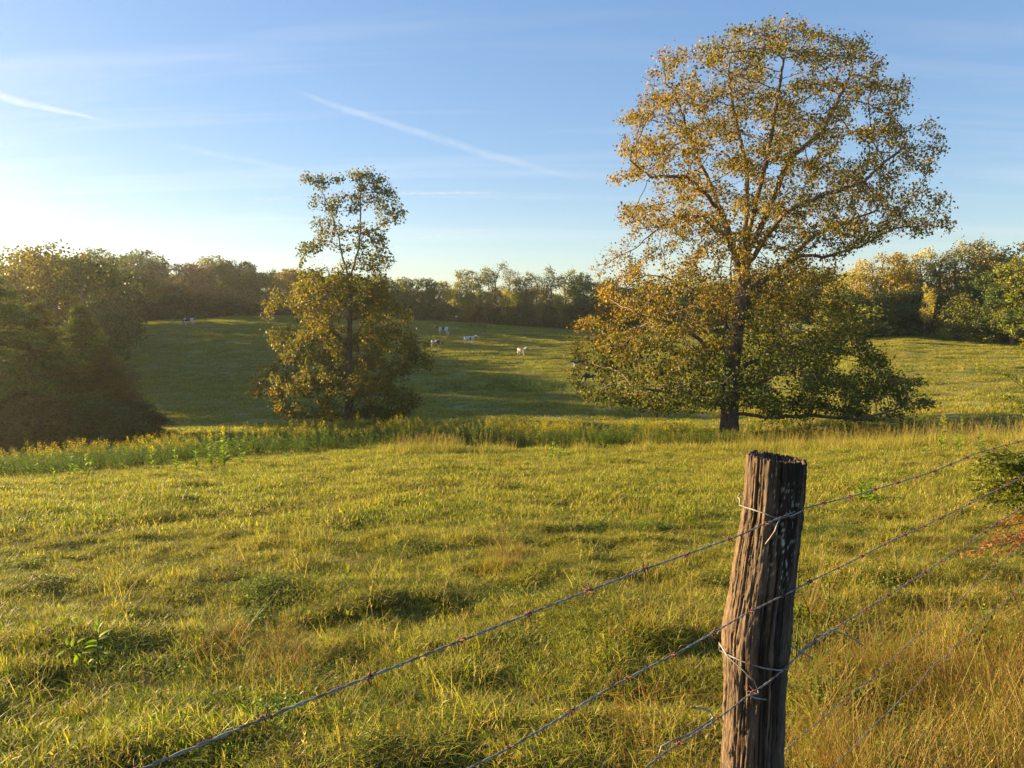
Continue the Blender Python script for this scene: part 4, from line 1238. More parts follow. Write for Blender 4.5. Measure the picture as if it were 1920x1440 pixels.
# ------------------------------------------------------------------ cows
def cow_mesh(pose, turn, seed, stride=0.0):
    """one continuous body grown over a jointed skeleton; x is forward"""
    V = []; E = []; Rr = []
    def j(p, r, par=None):
        V.append(p); Rr.append(r if isinstance(r, tuple) else (r, r)); i = len(V) - 1
        if par is not None: E.append((par, i))
        return i
    hip = j((-0.55, 0, 1.10), (0.24, 0.30)); mid = j((-0.05, 0, 1.02), (0.29, 0.36), hip); ch = j((0.42, 0, 1.02), (0.26, 0.34), mid)
    rump = j((-0.80, 0, 1.18), (0.17, 0.18), hip); sh = j((0.66, 0, 1.12), (0.19, 0.26), ch)
    def rot(p, c):
        a = turn; x, y = p[0] - c, p[1]
        return (c + x * math.cos(a) - y * math.sin(a), x * math.sin(a) + y * math.cos(a), p[2])
    if pose == 'graze':
        neck = [((0.92, 0, 0.92), .16), ((1.10, 0, 0.62), .12), ((1.18, 0, 0.42), .125), ((1.24, 0, 0.24), .09), ((1.28, 0, 0.10), .075)]
    elif pose == 'low':
        neck = [((0.92, 0, 1.08), .16), ((1.18, 0, 0.98), .12), ((1.32, 0, 0.92), .125), ((1.48, 0, 0.78), .09), ((1.58, 0, 0.68), .075)]
    else:
        neck = [((0.90, 0, 1.27), .16), ((1.08, 0, 1.42), .12), ((1.20, 0, 1.46), .125), ((1.38, 0, 1.34), .09), ((1.50, 0, 1.24), .075)]
    p = sh
    ids = []
    for q, r in neck:
        p = j(rot(q, 0.7), (r * 0.85, r), p); ids.append(p)
    pc = Vector(V[ids[2]])
    for s in (-1, 1):
        e = rot((pc.x * 0 + neck[2][0][0] - 0.04, s * 0.24, neck[2][0][2] + 0.04), 0.7)
        j(e, (0.05, 0.02), ids[2])
    for s in (-1, 1):
        o = stride * s
        a = j((-0.60, s * 0.17, 0.86), 0.17, hip); b = j((-0.50 + o * .4, s * 0.19, 0.66), 0.105, a); c = j((-0.74 + o, s * 0.19, 0.42), 0.058, b)
        d = j((-0.68 + o, s * 0.19, 0.12), 0.042, c); j((-0.62 + o, s * 0.19, 0.02), 0.055, d)
        a = j((0.50, s * 0.15, 0.78), 0.13, ch); b = j((0.54 - o * .6, s * 0.16, 0.42), 0.062, a); d = j((0.52 - o, s * 0.16, 0.12), 0.042, b); j((0.57 - o, s * 0.16, 0.02), 0.055, d)
    t1 = j((-0.95, 0, 1.10), 0.035, rump); t2 = j((-0.99, 0, 0.75), 0.022, t1); j((-0.97, 0, 0.42), 0.045, t2)
    me = bpy.data.meshes.new('cow_frame'); me.from_pydata(V, E, [])
    o = bpy.data.objects.new('cow_frame', me); COL.objects.link(o)
    sk_ = o.modifiers.new('skin', 'SKIN')
    for i, r in enumerate(Rr):
        me.skin_vertices[0].data[i].radius = r
        me.skin_vertices[0].data[i].use_root = (i == 0)
    sb_ = o.modifiers.new('sub', 'SUBSURF'); sb_.levels = 2; sb_.render_levels = 2
    dg = bpy.context.evaluated_depsgraph_get(); dg.update()
    m2 = bpy.data.meshes.new_from_object(o.evaluated_get(dg)); m2.name = 'cow'
    bpy.data.objects.remove(o, do_unlink=True)
    return m2
m_, nn, l = new_mat('cow_hide')
out = nn.new('ShaderNodeOutputMaterial'); p = nn.new('ShaderNodeBsdfPrincipled'); p.inputs['Roughness'].default_value = 0.7
a = nn.new('ShaderNodeAttribute'); a.attribute_name = 'lc'; l.new(a.outputs['Color'], p.inputs['Base Color']); l.new(p.outputs[0], out.inputs['Surface'])
M_COW = m_
def cow(px, py, Y, heading, scale, pose, patches, label, turn=0.0, stride=0.06, base='white'):
    me = cow_mesh(pose, turn, 0, stride)
    n = len(me.vertices); co = np.empty(n * 3); me.vertices.foreach_get('co', co); co = co.reshape(-1, 3)
    W = np.array([0.52, 0.49, 0.44]); B = np.array([0.018, 0.015, 0.014]); PK = np.array([0.5, 0.33, 0.28])
    c = np.tile(W if base == 'white' else B, (n, 1))
    for cx, cy, cz, rx, ry, rz, colr in patches:
        d = ((co[:, 0] - cx) / rx) ** 2 + ((co[:, 1] - cy) / ry) ** 2 + ((co[:, 2] - cz) / rz) ** 2
        d = d + 0.5 * pn(co[:, 0] * 4 + px, co[:, 2] * 4 + co[:, 1] * 3, 5)
        c[d < 1] = B if colr == 'b' else (W if colr == 'w' else PK)
    at_ = me.color_attributes.new('lc', 'FLOAT_COLOR', 'POINT'); cc = np.ones((n, 4), np.float32); cc[:, :3] = c; at_.data.foreach_set('color', cc.ravel())
    me.materials.clear(); me.materials.append(M_COW)
    me.polygons.foreach_set('use_smooth', np.ones(len(me.polygons), bool))
    o = link('cow', me)
    x = at(px, py, Y).x
    o.location = (x, Y, Hs(x, Y) + 0.06); o.rotation_euler = (0, 0, R(heading)); o.scale = (scale,) * 3
    tag(o, label, 'cow', 'cows grazing on the far hillside')
    return o
ALLB = (0.0, 0, 1.2, 9, 9, 9, 'b')
cow(354, 606, 128, 195, 1.03, 'graze', [(0.15, 0, 1.15, .55, .5, .5, 'b'), (0.85, 0, .95, .3, .3, .3, 'b'), (0.5, 0, 1.3, .1, .4, .25, 'w'), (-.85, 0, 1.05, .12, .2, .2, 'b')],
    'black and white cow grazing head down alone at the left crest', 0.2)
cow(831, 626, 118, 172, 1.05, 'stand', [(1.0, 0, 1.2, .42, .4, .45, 'b'), (0.0, 0, 1.1, .26, .5, .55, 'b'), (-.95, 0, 1.05, .12, .2, .3, 'b'), (1.5, 0, 1.25, .14, .2, .2, 'w')],
    'white rumped cow with black neck and black band, facing left, uppermost on the hill', 0.25)
cow(817, 643, 108, -25, 0.86, 'low', [(0.7, 0, 1.05, .38, .5, .55, 'b'), (-.3, 0, 1.25, .35, .4, .2, 'b'), (1.4, 0, .8, .3, .3, .3, 'b')],
    'dark shouldered calf half hidden by the orange leaves of the narrow tree', 0.0)
cow(880, 645, 110, 12, 0.95, 'stand', [(0.15, -.25, 1.05, .15, .3, .25, 'b'), (0.95, -.1, 1.15, .13, .3, .25, 'b'), (-.7, -.2, 1.25, .08, .1, .08, 'b')],
    'nearly all white cow with small black patches, facing right', -0.3)
cow(978, 667, 102, -40, 0.80, 'stand', [(0.15, 0, 1.15, .5, .5, .38, 'b'), (-.5, 0, 1.3, .2, .3, .2, 'b'), (1.45, 0, 1.25, .2, .3, .2, 'b')],
    'black backed white legged calf on its own in the middle of the hollow slope', 0.1)
cow(1084, 700, 91, 180, 0.85, 'low', [ALLB, (0.25, 0, 1.3, .13, .3, .2, 'w'), (0.5, 0, .3, .3, .5, .45, 'w')],
    'black cow with a white shoulder spot walking left out from behind the big tree', 0.1, 0.1)
cow(1104, 737, 78, 190, 0.80, 'graze', [ALLB, (-.3, 0, .6, .2, .3, .2, 'w')],
    'all black cow seen through the lowest left leaves of the big tree', 0.0)

# ------------------------------------------------------------------ fence
PD = Vector((math.sin(R(49.6)), math.cos(R(49.6)), 0)); PNn = Vector((PD.y, -PD.x, 0))
P0 = Vector((0.538, 1.50, 0))
PLP = P0 + PNn * 0.073
def on_fence(px, py, off=0.0):
    d = ray(px, py); q = PLP + PNn * off
    t = (q - EYE).dot(PNn) / d.dot(PNn)
    return EYE + d * t

def metal_mat(name, c1, c2, metallic=0.6, rough=0.5, sc_=60):
    m, n, l = new_mat(name)
    out = n.new('ShaderNodeOutputMaterial'); p = n.new('ShaderNodeBsdfPrincipled')
    p.inputs['Metallic'].default_value = metallic; p.inputs['Roughness'].default_value = rough
    t = n.new('ShaderNodeTexCoord'); nz = n.new('ShaderNodeTexNoise'); nz.inputs['Scale'].default_value = sc_; nz.inputs['Detail'].default_value = 5
    l.new(t.outputs['Object'], nz.inputs['Vector'])
    r = n.new('ShaderNodeValToRGB'); r.color_ramp.elements[0].position = 0.42; r.color_ramp.elements[1].position = 0.62
    r.color_ramp.elements[0].color = (*c1, 1); r.color_ramp.elements[1].color = (*c2, 1)
    l.new(nz.outputs['Fac'], r.inputs[0]); l.new(r.outputs[0], p.inputs['Base Color']); l.new(p.outputs[0], out.inputs['Surface'])
    return m
M_WIRE = metal_mat('galvanised_wire', (0.26, 0.26, 0.27), (0.16, 0.125, 0.10), 0.3, 0.6, 45)
M_RUST = metal_mat('rusty_barb', (0.07, 0.03, 0.018), (0.20, 0.07, 0.03), 0.1, 0.8, 200)

# weathered post
def post_material():
    m, n, l = new_mat('weathered_wood')
    out = n.new('ShaderNodeOutputMaterial'); p = n.new('ShaderNodeBsdfPrincipled'); p.inputs['Roughness'].default_value = 0.92
    p.inputs['Specular IOR Level'].default_value = 0.15
    a = n.new('ShaderNodeAttribute'); a.attribute_name = 'lc'
    t = n.new('ShaderNodeTexCoord'); mp = n.new('ShaderNodeMapping'); mp.inputs['Scale'].default_value = (1, 1, 0.05)
    l.new(t.outputs['Object'], mp.inputs[0])
    nz = n.new('ShaderNodeTexNoise'); nz.inputs['Scale'].default_value = 170; nz.inputs['Detail'].default_value = 6; nz.inputs['Roughness'].default_value = 0.7
    l.new(mp.outputs[0], nz.inputs['Vector'])
    mr = n.new('ShaderNodeMapRange'); mr.inputs['From Min'].default_value = 0.32; mr.inputs['From Max'].default_value = 0.68; mr.inputs['To Min'].default_value = 0.40; mr.inputs['To Max'].default_value = 1.45
    l.new(nz.outputs['Fac'], mr.inputs['Value'])
    mm = n.new('ShaderNodeMixRGB'); mm.blend_type = 'MULTIPLY'; mm.inputs[0].default_value = 1
    l.new(a.outputs['Color'], mm.inputs[1]); l.new(mr.outputs[0], mm.inputs[2])
    l.new(mm.outputs[0], p.inputs['Base Color'])
    b = n.new('ShaderNodeBump'); b.inputs['Strength'].default_value = 0.9; b.inputs['Distance'].default_value = 0.003
    l.new(nz.outputs['Fac'], b.inputs['Height']); l.new(b.outputs[0], p.inputs['Normal']); l.new(p.outputs[0], out.inputs['Surface'])
    return m
M_POST = post_material()
EDGE = [(862, 1397, 1512), (960, 1388, 1505), (1030, 1376, 1497), (1080, 1369, 1491), (1130, 1361, 1485), (1180, 1351, 1482), (1230, 1352, 1479), (1300, 1354, 1474), (1440, 1349, 1468), (1700, 1340, 1462)]
def build_post():
    Yp = 1.50
    zs = []; cs = []; rs = []
    for py, l_, r_ in EDGE:
        a = at(l_, py, Yp); b = at(r_, py, Yp)
        zs.append((a.z + b.z) / 2); cs.append((a.x + b.x) / 2); rs.append((b.x - a.x) / 2)
    zs = np.array(zs)[::-1]; cs = np.array(cs)[::-1]; rs = np.array(rs)[::-1]
    gz = Hs(P0.x, Yp) - 0.35
    ztop = zs[-1]
    na_, nz_ = 240, 330
    TH = np.linspace(0, 2 * np.pi, na_, endpoint=False); Z = np.linspace(gz, ztop, nz_)
    T, ZZ = np.meshgrid(TH, Z)
    cx = np.interp(ZZ, zs, cs); rr = np.interp(ZZ, zs, rs)
    lob = 1 + 0.045 * np.cos(2 * T + 0.6) + 0.03 * np.cos(3 * T + 1.3 + 0.6 * ZZ) - 0.02
    s_ = T * 1.0
    wob = 0.35 * pn(ZZ * 3.0, T * 0 + 1.7, 11)
    f1 = pn(s_ * 5.0 + wob, ZZ * 1.3, 12); f2 = pn(s_ * 13.0 + 2 * wob, ZZ * 2.6, 13); f3 = pn(s_ * 32 + 3 * wob, ZZ * 6, 14)
    crack = np.clip(1 - np.abs(f1) * 6.5, 0, 1) ** 1.5 * smooth(-0.35, 0.15, pn(s_ * 2, ZZ * 1.6, 15))
    crack2 = np.clip(1 - np.abs(f2) * 4.5, 0, 1) ** 1.5 * smooth(-0.1, 0.35, pn(s_ * 5, ZZ * 2.2, 16))
    crack3 = np.clip(1 - np.abs(f3) * 3.0, 0, 1)
    chip = np.clip(pn(s_ * 8, ZZ * 16, 17) - 0.25, 0, 1) * np.clip(0.5 + pn(s_ * 2, ZZ * 2, 18), 0, 1)
    disp = -0.016 * crack - 0.009 * crack2 - 0.0022 * crack3 - 0.014 * chip + 0.0025 * f1 + 0.003 * pn(s_ * 3, ZZ * 5, 19) + 0.0022 * pn(s_ * 14, ZZ * 40, 35) + 0.0016 * pn(s_ * 30, ZZ * 90, 36)
    RRr = rr * lob + disp
    X = cx + RRr * np.sin(T); Yy = Yp + RRr * -np.cos(T)
    # broken top edge: each grain bundle ends at its own height
    topz = ZZ.copy()
    jag = 0.010 * pn(TH * 7, TH * 0, 21) + 0.008 * pn(TH * 19, TH * 0, 22) + 0.010 * (np.sin(TH - 4.2) > 0.4)
    side = np.sin(TH)                      # -1 left, +1 right as seen from the camera
    hgt = 0.002 - 0.005 * side + jag * 0.55
    w = smooth(ztop - 0.10, ztop, ZZ)
    ZZ = ZZ + w * hgt[None, :]
    V = np.stack([X.ravel(), Yy.ravel(), ZZ.ravel()], 1)
    ridx = np.arange(nz_ - 1)[:, None] * na_; j = np.arange(na_)[None, :]; j2 = (j + 1) % na_
    q = np.stack([ridx + j, ridx + j2, ridx + na_ + j2, ridx + na_ + j], -1).reshape(-1, 4)
    # colour: silvery grey and tan wood, black staining and painted shade down the middle, pale lichen
    side2 = np.sin(T)
    tan = np.array([0.155, 0.108, 0.073]); grey = np.array([0.13, 0.11, 0.092]); blk = np.array([0.028, 0.022, 0.019]); brn = np.array([0.20, 0.125, 0.075])
    tz = (ztop - ZZ)
    c = tan[None, None] * (1 - smooth(-0.3, 0.5, side2 + 0.3 * f1))[..., None] + grey[None, None] * smooth(-0.3, 0.5, side2 + 0.3 * f1)[..., None]  # tan painted on the lit left side, grey on the right
    c = c * (1 - 0.5 * smooth(0.0, 0.5, f2)[..., None]) + brn * 0.5 * smooth(0.0, 0.5, f2)[..., None]
    front = np.cos(T)
    stain_shade = np.exp(-((side2 - 0.18 - 0.25 * smooth(0.5, 0.0, tz)) / (0.42 + 0.25 * smooth(0.25, 0.0, tz))) ** 2) * (front > -0.2) * (0.75 + 1.2 * pn(s_ * 6, ZZ * 1.8, 24) + 0.7 * pn(s_ * 22, ZZ * 5, 26)) * (0.35 + 0.65 * smooth(0.75, 0.30, tz))
    stain_shade = np.clip(stain_shade * 1.35 + 0.7 * smooth(0.10, 0.0, tz) * (0.5 + pn(s_ * 6, ZZ * 8, 25)), 0, 0.95)
    c = c * (1 - stain_shade[..., None]) + blk * stain_shade[..., None]
    ck = np.clip(crack * 1.0 + crack2 * 0.8 + 0.35 * crack3, 0, 0.9)
    c = c * (1 - ck[..., None]) + np.array([0.03, 0.02, 0.014]) * ck[..., None]
    lich = smooth(0.38, 0.46, 0.8 * pn(s_ * 8, ZZ * 105, 27) + 0.5 * pn(s_ * 20, ZZ * 260, 28)) * smooth(0.33, 0.2, tz) * smooth(0.02, 0.06, tz) * np.exp(-((side2 - 0.12) / 0.45) ** 2) * (front > 0)
    c = c * (1 - lich[..., None]) + np.array([0.42, 0.46, 0.36]) * lich[..., None]
    lc = c.reshape(-1, 3)
    me = mesh_np('body', V, q.ravel(), np.full(len(q), 4), M_POST, lc, True)
    root = empty('fence_post', (P0.x, Yp, gz + 0.35)); tag(root, 'old weathered wooden fence post with split grain and lichen in the foreground', 'fence post')
    o = link('post_body', me, root); o.matrix_parent_inverse = Matrix.Translation(root.location).inverted()
    # rotten top
    nr = 34
    edge = V[-na_:]
    ctr = np.array([cs[-1], Yp, ztop])
    Vt = [edge]; lct = []
    for k in range(1, nr + 1):
        f = k / nr
        ring = edge * (1 - f) + ctr * f
        hh = -0.008 * smooth(0, 0.25, f) + 0.011 * pn(ring[:, 0] * 150, ring[:, 1] * 150, 31) + 0.008 * pn(ring[:, 0] * 320, ring[:, 1] * 320, 32)
        ring = ring.copy(); ring[:, 2] = edge[:, 2] * (1 - smooth(0, 1, f)) + (ztop - 0.012 * smooth(0, 0.6, f)) * smooth(0, 1, f) + hh * smooth(0, 0.12, f)
        Vt.append(ring)
    Vt = np.concatenate(Vt)
    ridx = np.arange(nr)[:, None] * na_
    qt = np.stack([ridx + j, ridx + j2, ridx + na_ + j2, ridx + na_ + j], -1).reshape(-1, 4)
    nzt = pn(Vt[:, 0] * 120, Vt[:, 1] * 120, 33)[:, None]
    lct = np.array([0.12, 0.085, 0.06]) * (1 + nzt) + np.array([0.10, 0.03, 0.02]) * smooth(0.2, 0.5, pn(Vt[:, 0] * 60, Vt[:, 1] * 60, 34))[:, None]
    ot = link('rotten_top', mesh_np('rotten_top', Vt, qt.ravel(), np.full(len(qt), 4), M_POST, np.clip(lct, 0.01, 1), True), root)
    ot.matrix_parent_inverse = Matrix.Translation(root.location).inverted()
    # tie wires round the post
    def radius_at(z, th):
        k = int(np.clip((z - gz) / (ztop - gz) * (nz_ - 1), 0, nz_ - 1)); return float(np.interp(z, zs, cs)), float(rr[k, 0]) * 1.03
    def surf(px, py):
        """a place on the near side of the post through a pixel"""
        d = ray(px, py); z = (EYE + d * Yp).z
        c_, r_ = radius_at(z, 0)
        x = (EYE + d * (Yp - r_ * 0.7)).x
        s = max(-0.999, min(0.999, (x - c_) / r_)); th = math.asin(s)
        z = (EYE + d * (Yp - r_ * math.cos(th))).z
        return Vector((c_ + (r_ + 0.002) * math.sin(th), Yp - (r_ + 0.002) * math.cos(th), z))
    def back(z1, z2, a0, a1, k=10):
        out_ = []
        for i in range(1, k):
            u = i / k; th = a0 + (a1 - a0) * u; z = z1 + (z2 - z1) * u; c_, r_ = radius_at(z, th)
            out_.append(Vector((c_ + r_ * 1.02 * math.sin(th), Yp - r_ * 1.02 * math.cos(th), z)))
        return out_
    A = [surf(x_, y_) for x_, y_ in [(1390, 937), (1400, 947), (1414, 955), (1430, 962), (1444, 969), (1454, 972)]]
    B = back(surf(1500, 956).z, A[0].z, R(80), R(270), 12)
    Cc = [surf(x_, y_) for x_, y_ in [(1454, 972), (1450, 982), (1446, 995), (1438, 1008), (1430, 1020)]]
    for pts_ in ([surf(1454, 972), surf(1480, 965)] + [surf(1500, 957)] + B + A, Cc):
        mb = MB(); mb.tube(pts_, 0.0016, 6, (0.4, 0.38, 0.34)); w_ = link('tie_wire', mb.mesh('tie_wire', M_WIRE, True), root)
        w_.matrix_parent_inverse = Matrix.Translation(root.location).inverted()
    A = [surf(x_, y_) for x_, y_ in [(1352, 1204), (1362, 1219), (1378, 1232), (1400, 1244), (1425, 1252), (1452, 1256), (1476, 1254)]]
    B = back(A[-1].z, A[0].z + 0.01, R(85), R(268), 12)
    Cc = [surf(x_, y_) for x_, y_ in [(1352, 1206), (1372, 1232), (1392, 1256), (1408, 1276), (1415, 1294)]] + [on_fence(1422, 1300), on_fence(1405, 1303, .004), on_fence(1416, 1309, .01), on_fence(1437, 1312, .014)]
    for pts_ in (A + B, Cc):
        mb = MB(); mb.tube(pts_, 0.0017, 6, (0.4, 0.38, 0.34)); w_ = link('tie_wire', mb.mesh('tie_wire', M_WIRE, True), root)
        w_.matrix_parent_inverse = Matrix.Translation(root.location).inverted()
build_post()

# barbed wire strands
mb = MB()
g_ = np.random.default_rng(5)
coil = [Vector((-0.006 + 0.0028 * i / 1.0 * 0.45, 0.0042 * math.cos(i * 0.9), 0.0042 * math.sin(i * 0.9))) for i in range(14)]
mb.tube(coil, 0.0014, 5, (0.2, 0.08, 0.04)); 
mb.tube([Vector((-0.005, 0.003, 0)), Vector((-0.006, 0.010, 0.006)), Vector((-0.007, 0.016, 0.010))], [0.0013, 0.0011, 0.0004], 5, (0.2, 0.08, 0.04))
mb.tube([Vector((0.008, -0.003, 0)), Vector((0.009, -0.010, 0.005)), Vector((0.010, -0.016, 0.009))], [0.0013, 0.0011, 0.0004], 5, (0.2, 0.08, 0.04))
mb.tube([Vector((0.0, 0.0, -0.003)), Vector((0.001, 0.004, -0.010)), Vector((0.001, 0.006, -0.016))], [0.0013, 0.0011, 0.0004], 5, (0.2, 0.08, 0.04))
mb.tube([Vector((0.002, 0.0, 0.003)), Vector((0.003, -0.004, 0.010)), Vector((0.003, -0.005, 0.017))], [0.0013, 0.0011, 0.0004], 5, (0.2, 0.08, 0.04))
BARB = mb.mesh('barb', M_RUST, True)

def strand(pix, label, off=0.0, phase=0.0, spacing=0.125, extend=0.35, rad=0.00100, name='barbed_wire', barbs=True, jit=0.0):
    P = [on_fence(a, b, off) for a, b in pix]
    d0 = (P[0] - P[1]).normalized(); d1 = (P[-1] - P[-2]).normalized()
    P = [P[0] + d0 * extend] + P + [P[-1] + d1 * 1.4]
    # resample smoothly
    cum = [0.0]
    for a, b in zip(P[:-1], P[1:]): cum.append(cum[-1] + (b - a).length)
    L = cum[-1]; arr = np.array([tuple(p) for p in P]); k = int(L / 0.006)
    s = np.linspace(0, L, k)
    Q = np.stack([np.interp(s, cum, arr[:, i]) for i in range(3)], 1)
    w = 15; ker = np.hanning(w + 2)[1:-1]; ker /= ker.sum()
    Qs = np.stack([np.convolve(np.pad(Q[:, i], w // 2, mode='edge'), ker, 'valid') for i in range(3)], 1)
    if jit: Qs[:, 2] += jit * pn(s * 6, s * 0, 3); 
    root = empty(name, Vector(Qs[k // 2])); tag(root, label, 'barbed wire')
    inv = Matrix.Translation(root.location).inverted()
    dirv = Vector(Qs[k // 2 + 3] - Qs[k // 2]).normalized(); u = dirv.cross(Vector((0, 0, 1))).normalized(); v = dirv.cross(u)
    for ph in (0, math.pi):
        pts_ = [Vector(Qs[i]) + u * (rad * 1.05 * math.cos(s[i] * 150 + ph)) + v * (rad * 1.05 * math.sin(s[i] * 150 + ph)) for i in range(k)]
        mb = MB(); mb.tube(pts_, rad, 5, (0.4, 0.4, 0.4)); o = link('wire_strand', mb.mesh('wire_strand', M_WIRE, True), root); o.matrix_parent_inverse = inv
    if barbs:
        # barbs sit at equal steps, counted from the point nearest the post
        sp = min(range(k), key=lambda i: (Vector(Qs[i]) - PLP).dot(PD) ** 2)
        s0 = s[sp] + phase; q = s0 % spacing
        while q < L:
            i = min(k - 2, max(1, int(q / L * (k - 1))))
            t = Vector(Qs[i + 1] - Qs[i - 1]).normalized()
            o = link('barb', BARB, root)
            o.matrix_world = Matrix.Translation(Vector(Qs[i])) @ t.to_track_quat('X', 'Z').to_matrix().to_4x4() @ Matrix.Rotation(rnd.uniform(0, 6.28), 4, 'X')
            M_ = o.matrix_world.copy() @ Matrix.Scale(0.78 if rad > 0.0009 else 0.55, 4); o.parent = root; o.matrix_parent_inverse = inv; o.matrix_basis = M_
            q += spacing * rnd.uniform(0.93, 1.07)
    return root
strand([(270, 1440), (487, 1350), (672, 1277), (822, 1218), (1050, 1128), (1215, 1065), (1390, 1003), (1440, 980), (1500, 955), (1600, 930), (1740, 888), (1790, 868), (1830, 850), (1920, 826)],
       'topmost barbed wire, crossing the top third of the post', 0.0, 0.005)
strand([(880, 1440), (942, 1410), (1045, 1350), (1125, 1300), (1205, 1257), (1275, 1222), (1345, 1182), (1395, 1153), (1445, 1128), (1482, 1110), (1540, 1080), (1589, 1057), (1667, 1016), (1716, 994), (1756, 975),
        (1814, 947), (1842, 932), (1920, 894)], 'second barbed wire from the top, crossing the middle of the post', 0.0, -0.03)
strand([(1210, 1440), (1240, 1415), (1290, 1385), (1350, 1345), (1400, 1306), (1440, 1280), (1478, 1248), (1506, 1219), (1540, 1196), (1566, 1179), (1634, 1136), (1682, 1106), (1724, 1080), (1808, 1023),
        (1836, 1005), (1859, 988), (1920, 949)], 'third barbed wire from the top, with a loose tie at the post', 0.0, 0.02)
strand([(1400, 1455), (1480, 1402), (1551, 1339), (1630, 1275), (1667, 1239), (1720, 1196), (1791, 1132), (1840, 1089), (1883, 1050), (1920, 1024)],
       'thin fourth barbed wire, passing right of the post through the straw', -0.05, 0.04, jit=0.010, rad=0.0007)
strand([(1570, 1432), (1656, 1342), (1712, 1290), (1757, 1245), (1830, 1175), (1920, 1095)], 'lowest barbed wire, sunk in the dry grass at lower right', -0.06, 0.0, jit=0.016, extend=0.6, rad=0.0008, spacing=0.17)
# second wire twisted round the third one near the post, and its cut ends
def loose(pix, label, off=0.004, r=0.0017, wob=0.0):
    P = [on_fence(a, b, off + wob * math.sin(i * 1.7)) for i, (a, b) in enumerate(pix)]
    mb = MB(); mb.tube(P, r, 6, (0.4, 0.38, 0.34)); o = link('loose_wire', mb.mesh('loose_wire', M_WIRE, True)); tag(o, label, 'wire'); return o
loose([(1242, 1428), (1236, 1414), (1240, 1400), (1262, 1388), (1290, 1378), (1310, 1366), (1330, 1352), (1337, 1345), (1332, 1334), (1318, 1328), (1300, 1327), (1296, 1325)], 'slack wire looped on the third strand left of the post')
loose([(1505, 1228), (1500, 1222), (1512, 1212), (1520, 1206), (1526, 1202), (1532, 1192), (1546, 1190), (1556, 1181), (1568, 1184), (1590, 1192), (1608, 1203), (1618, 1210)], 'splice wire wrapped round the third strand right of the post', 0.004, 0.0017, 0.004)
loose([(1485, 1213), (1500, 1222), (1515, 1229), (1524, 1236)], 'short cut wire end sticking out just right of the post')

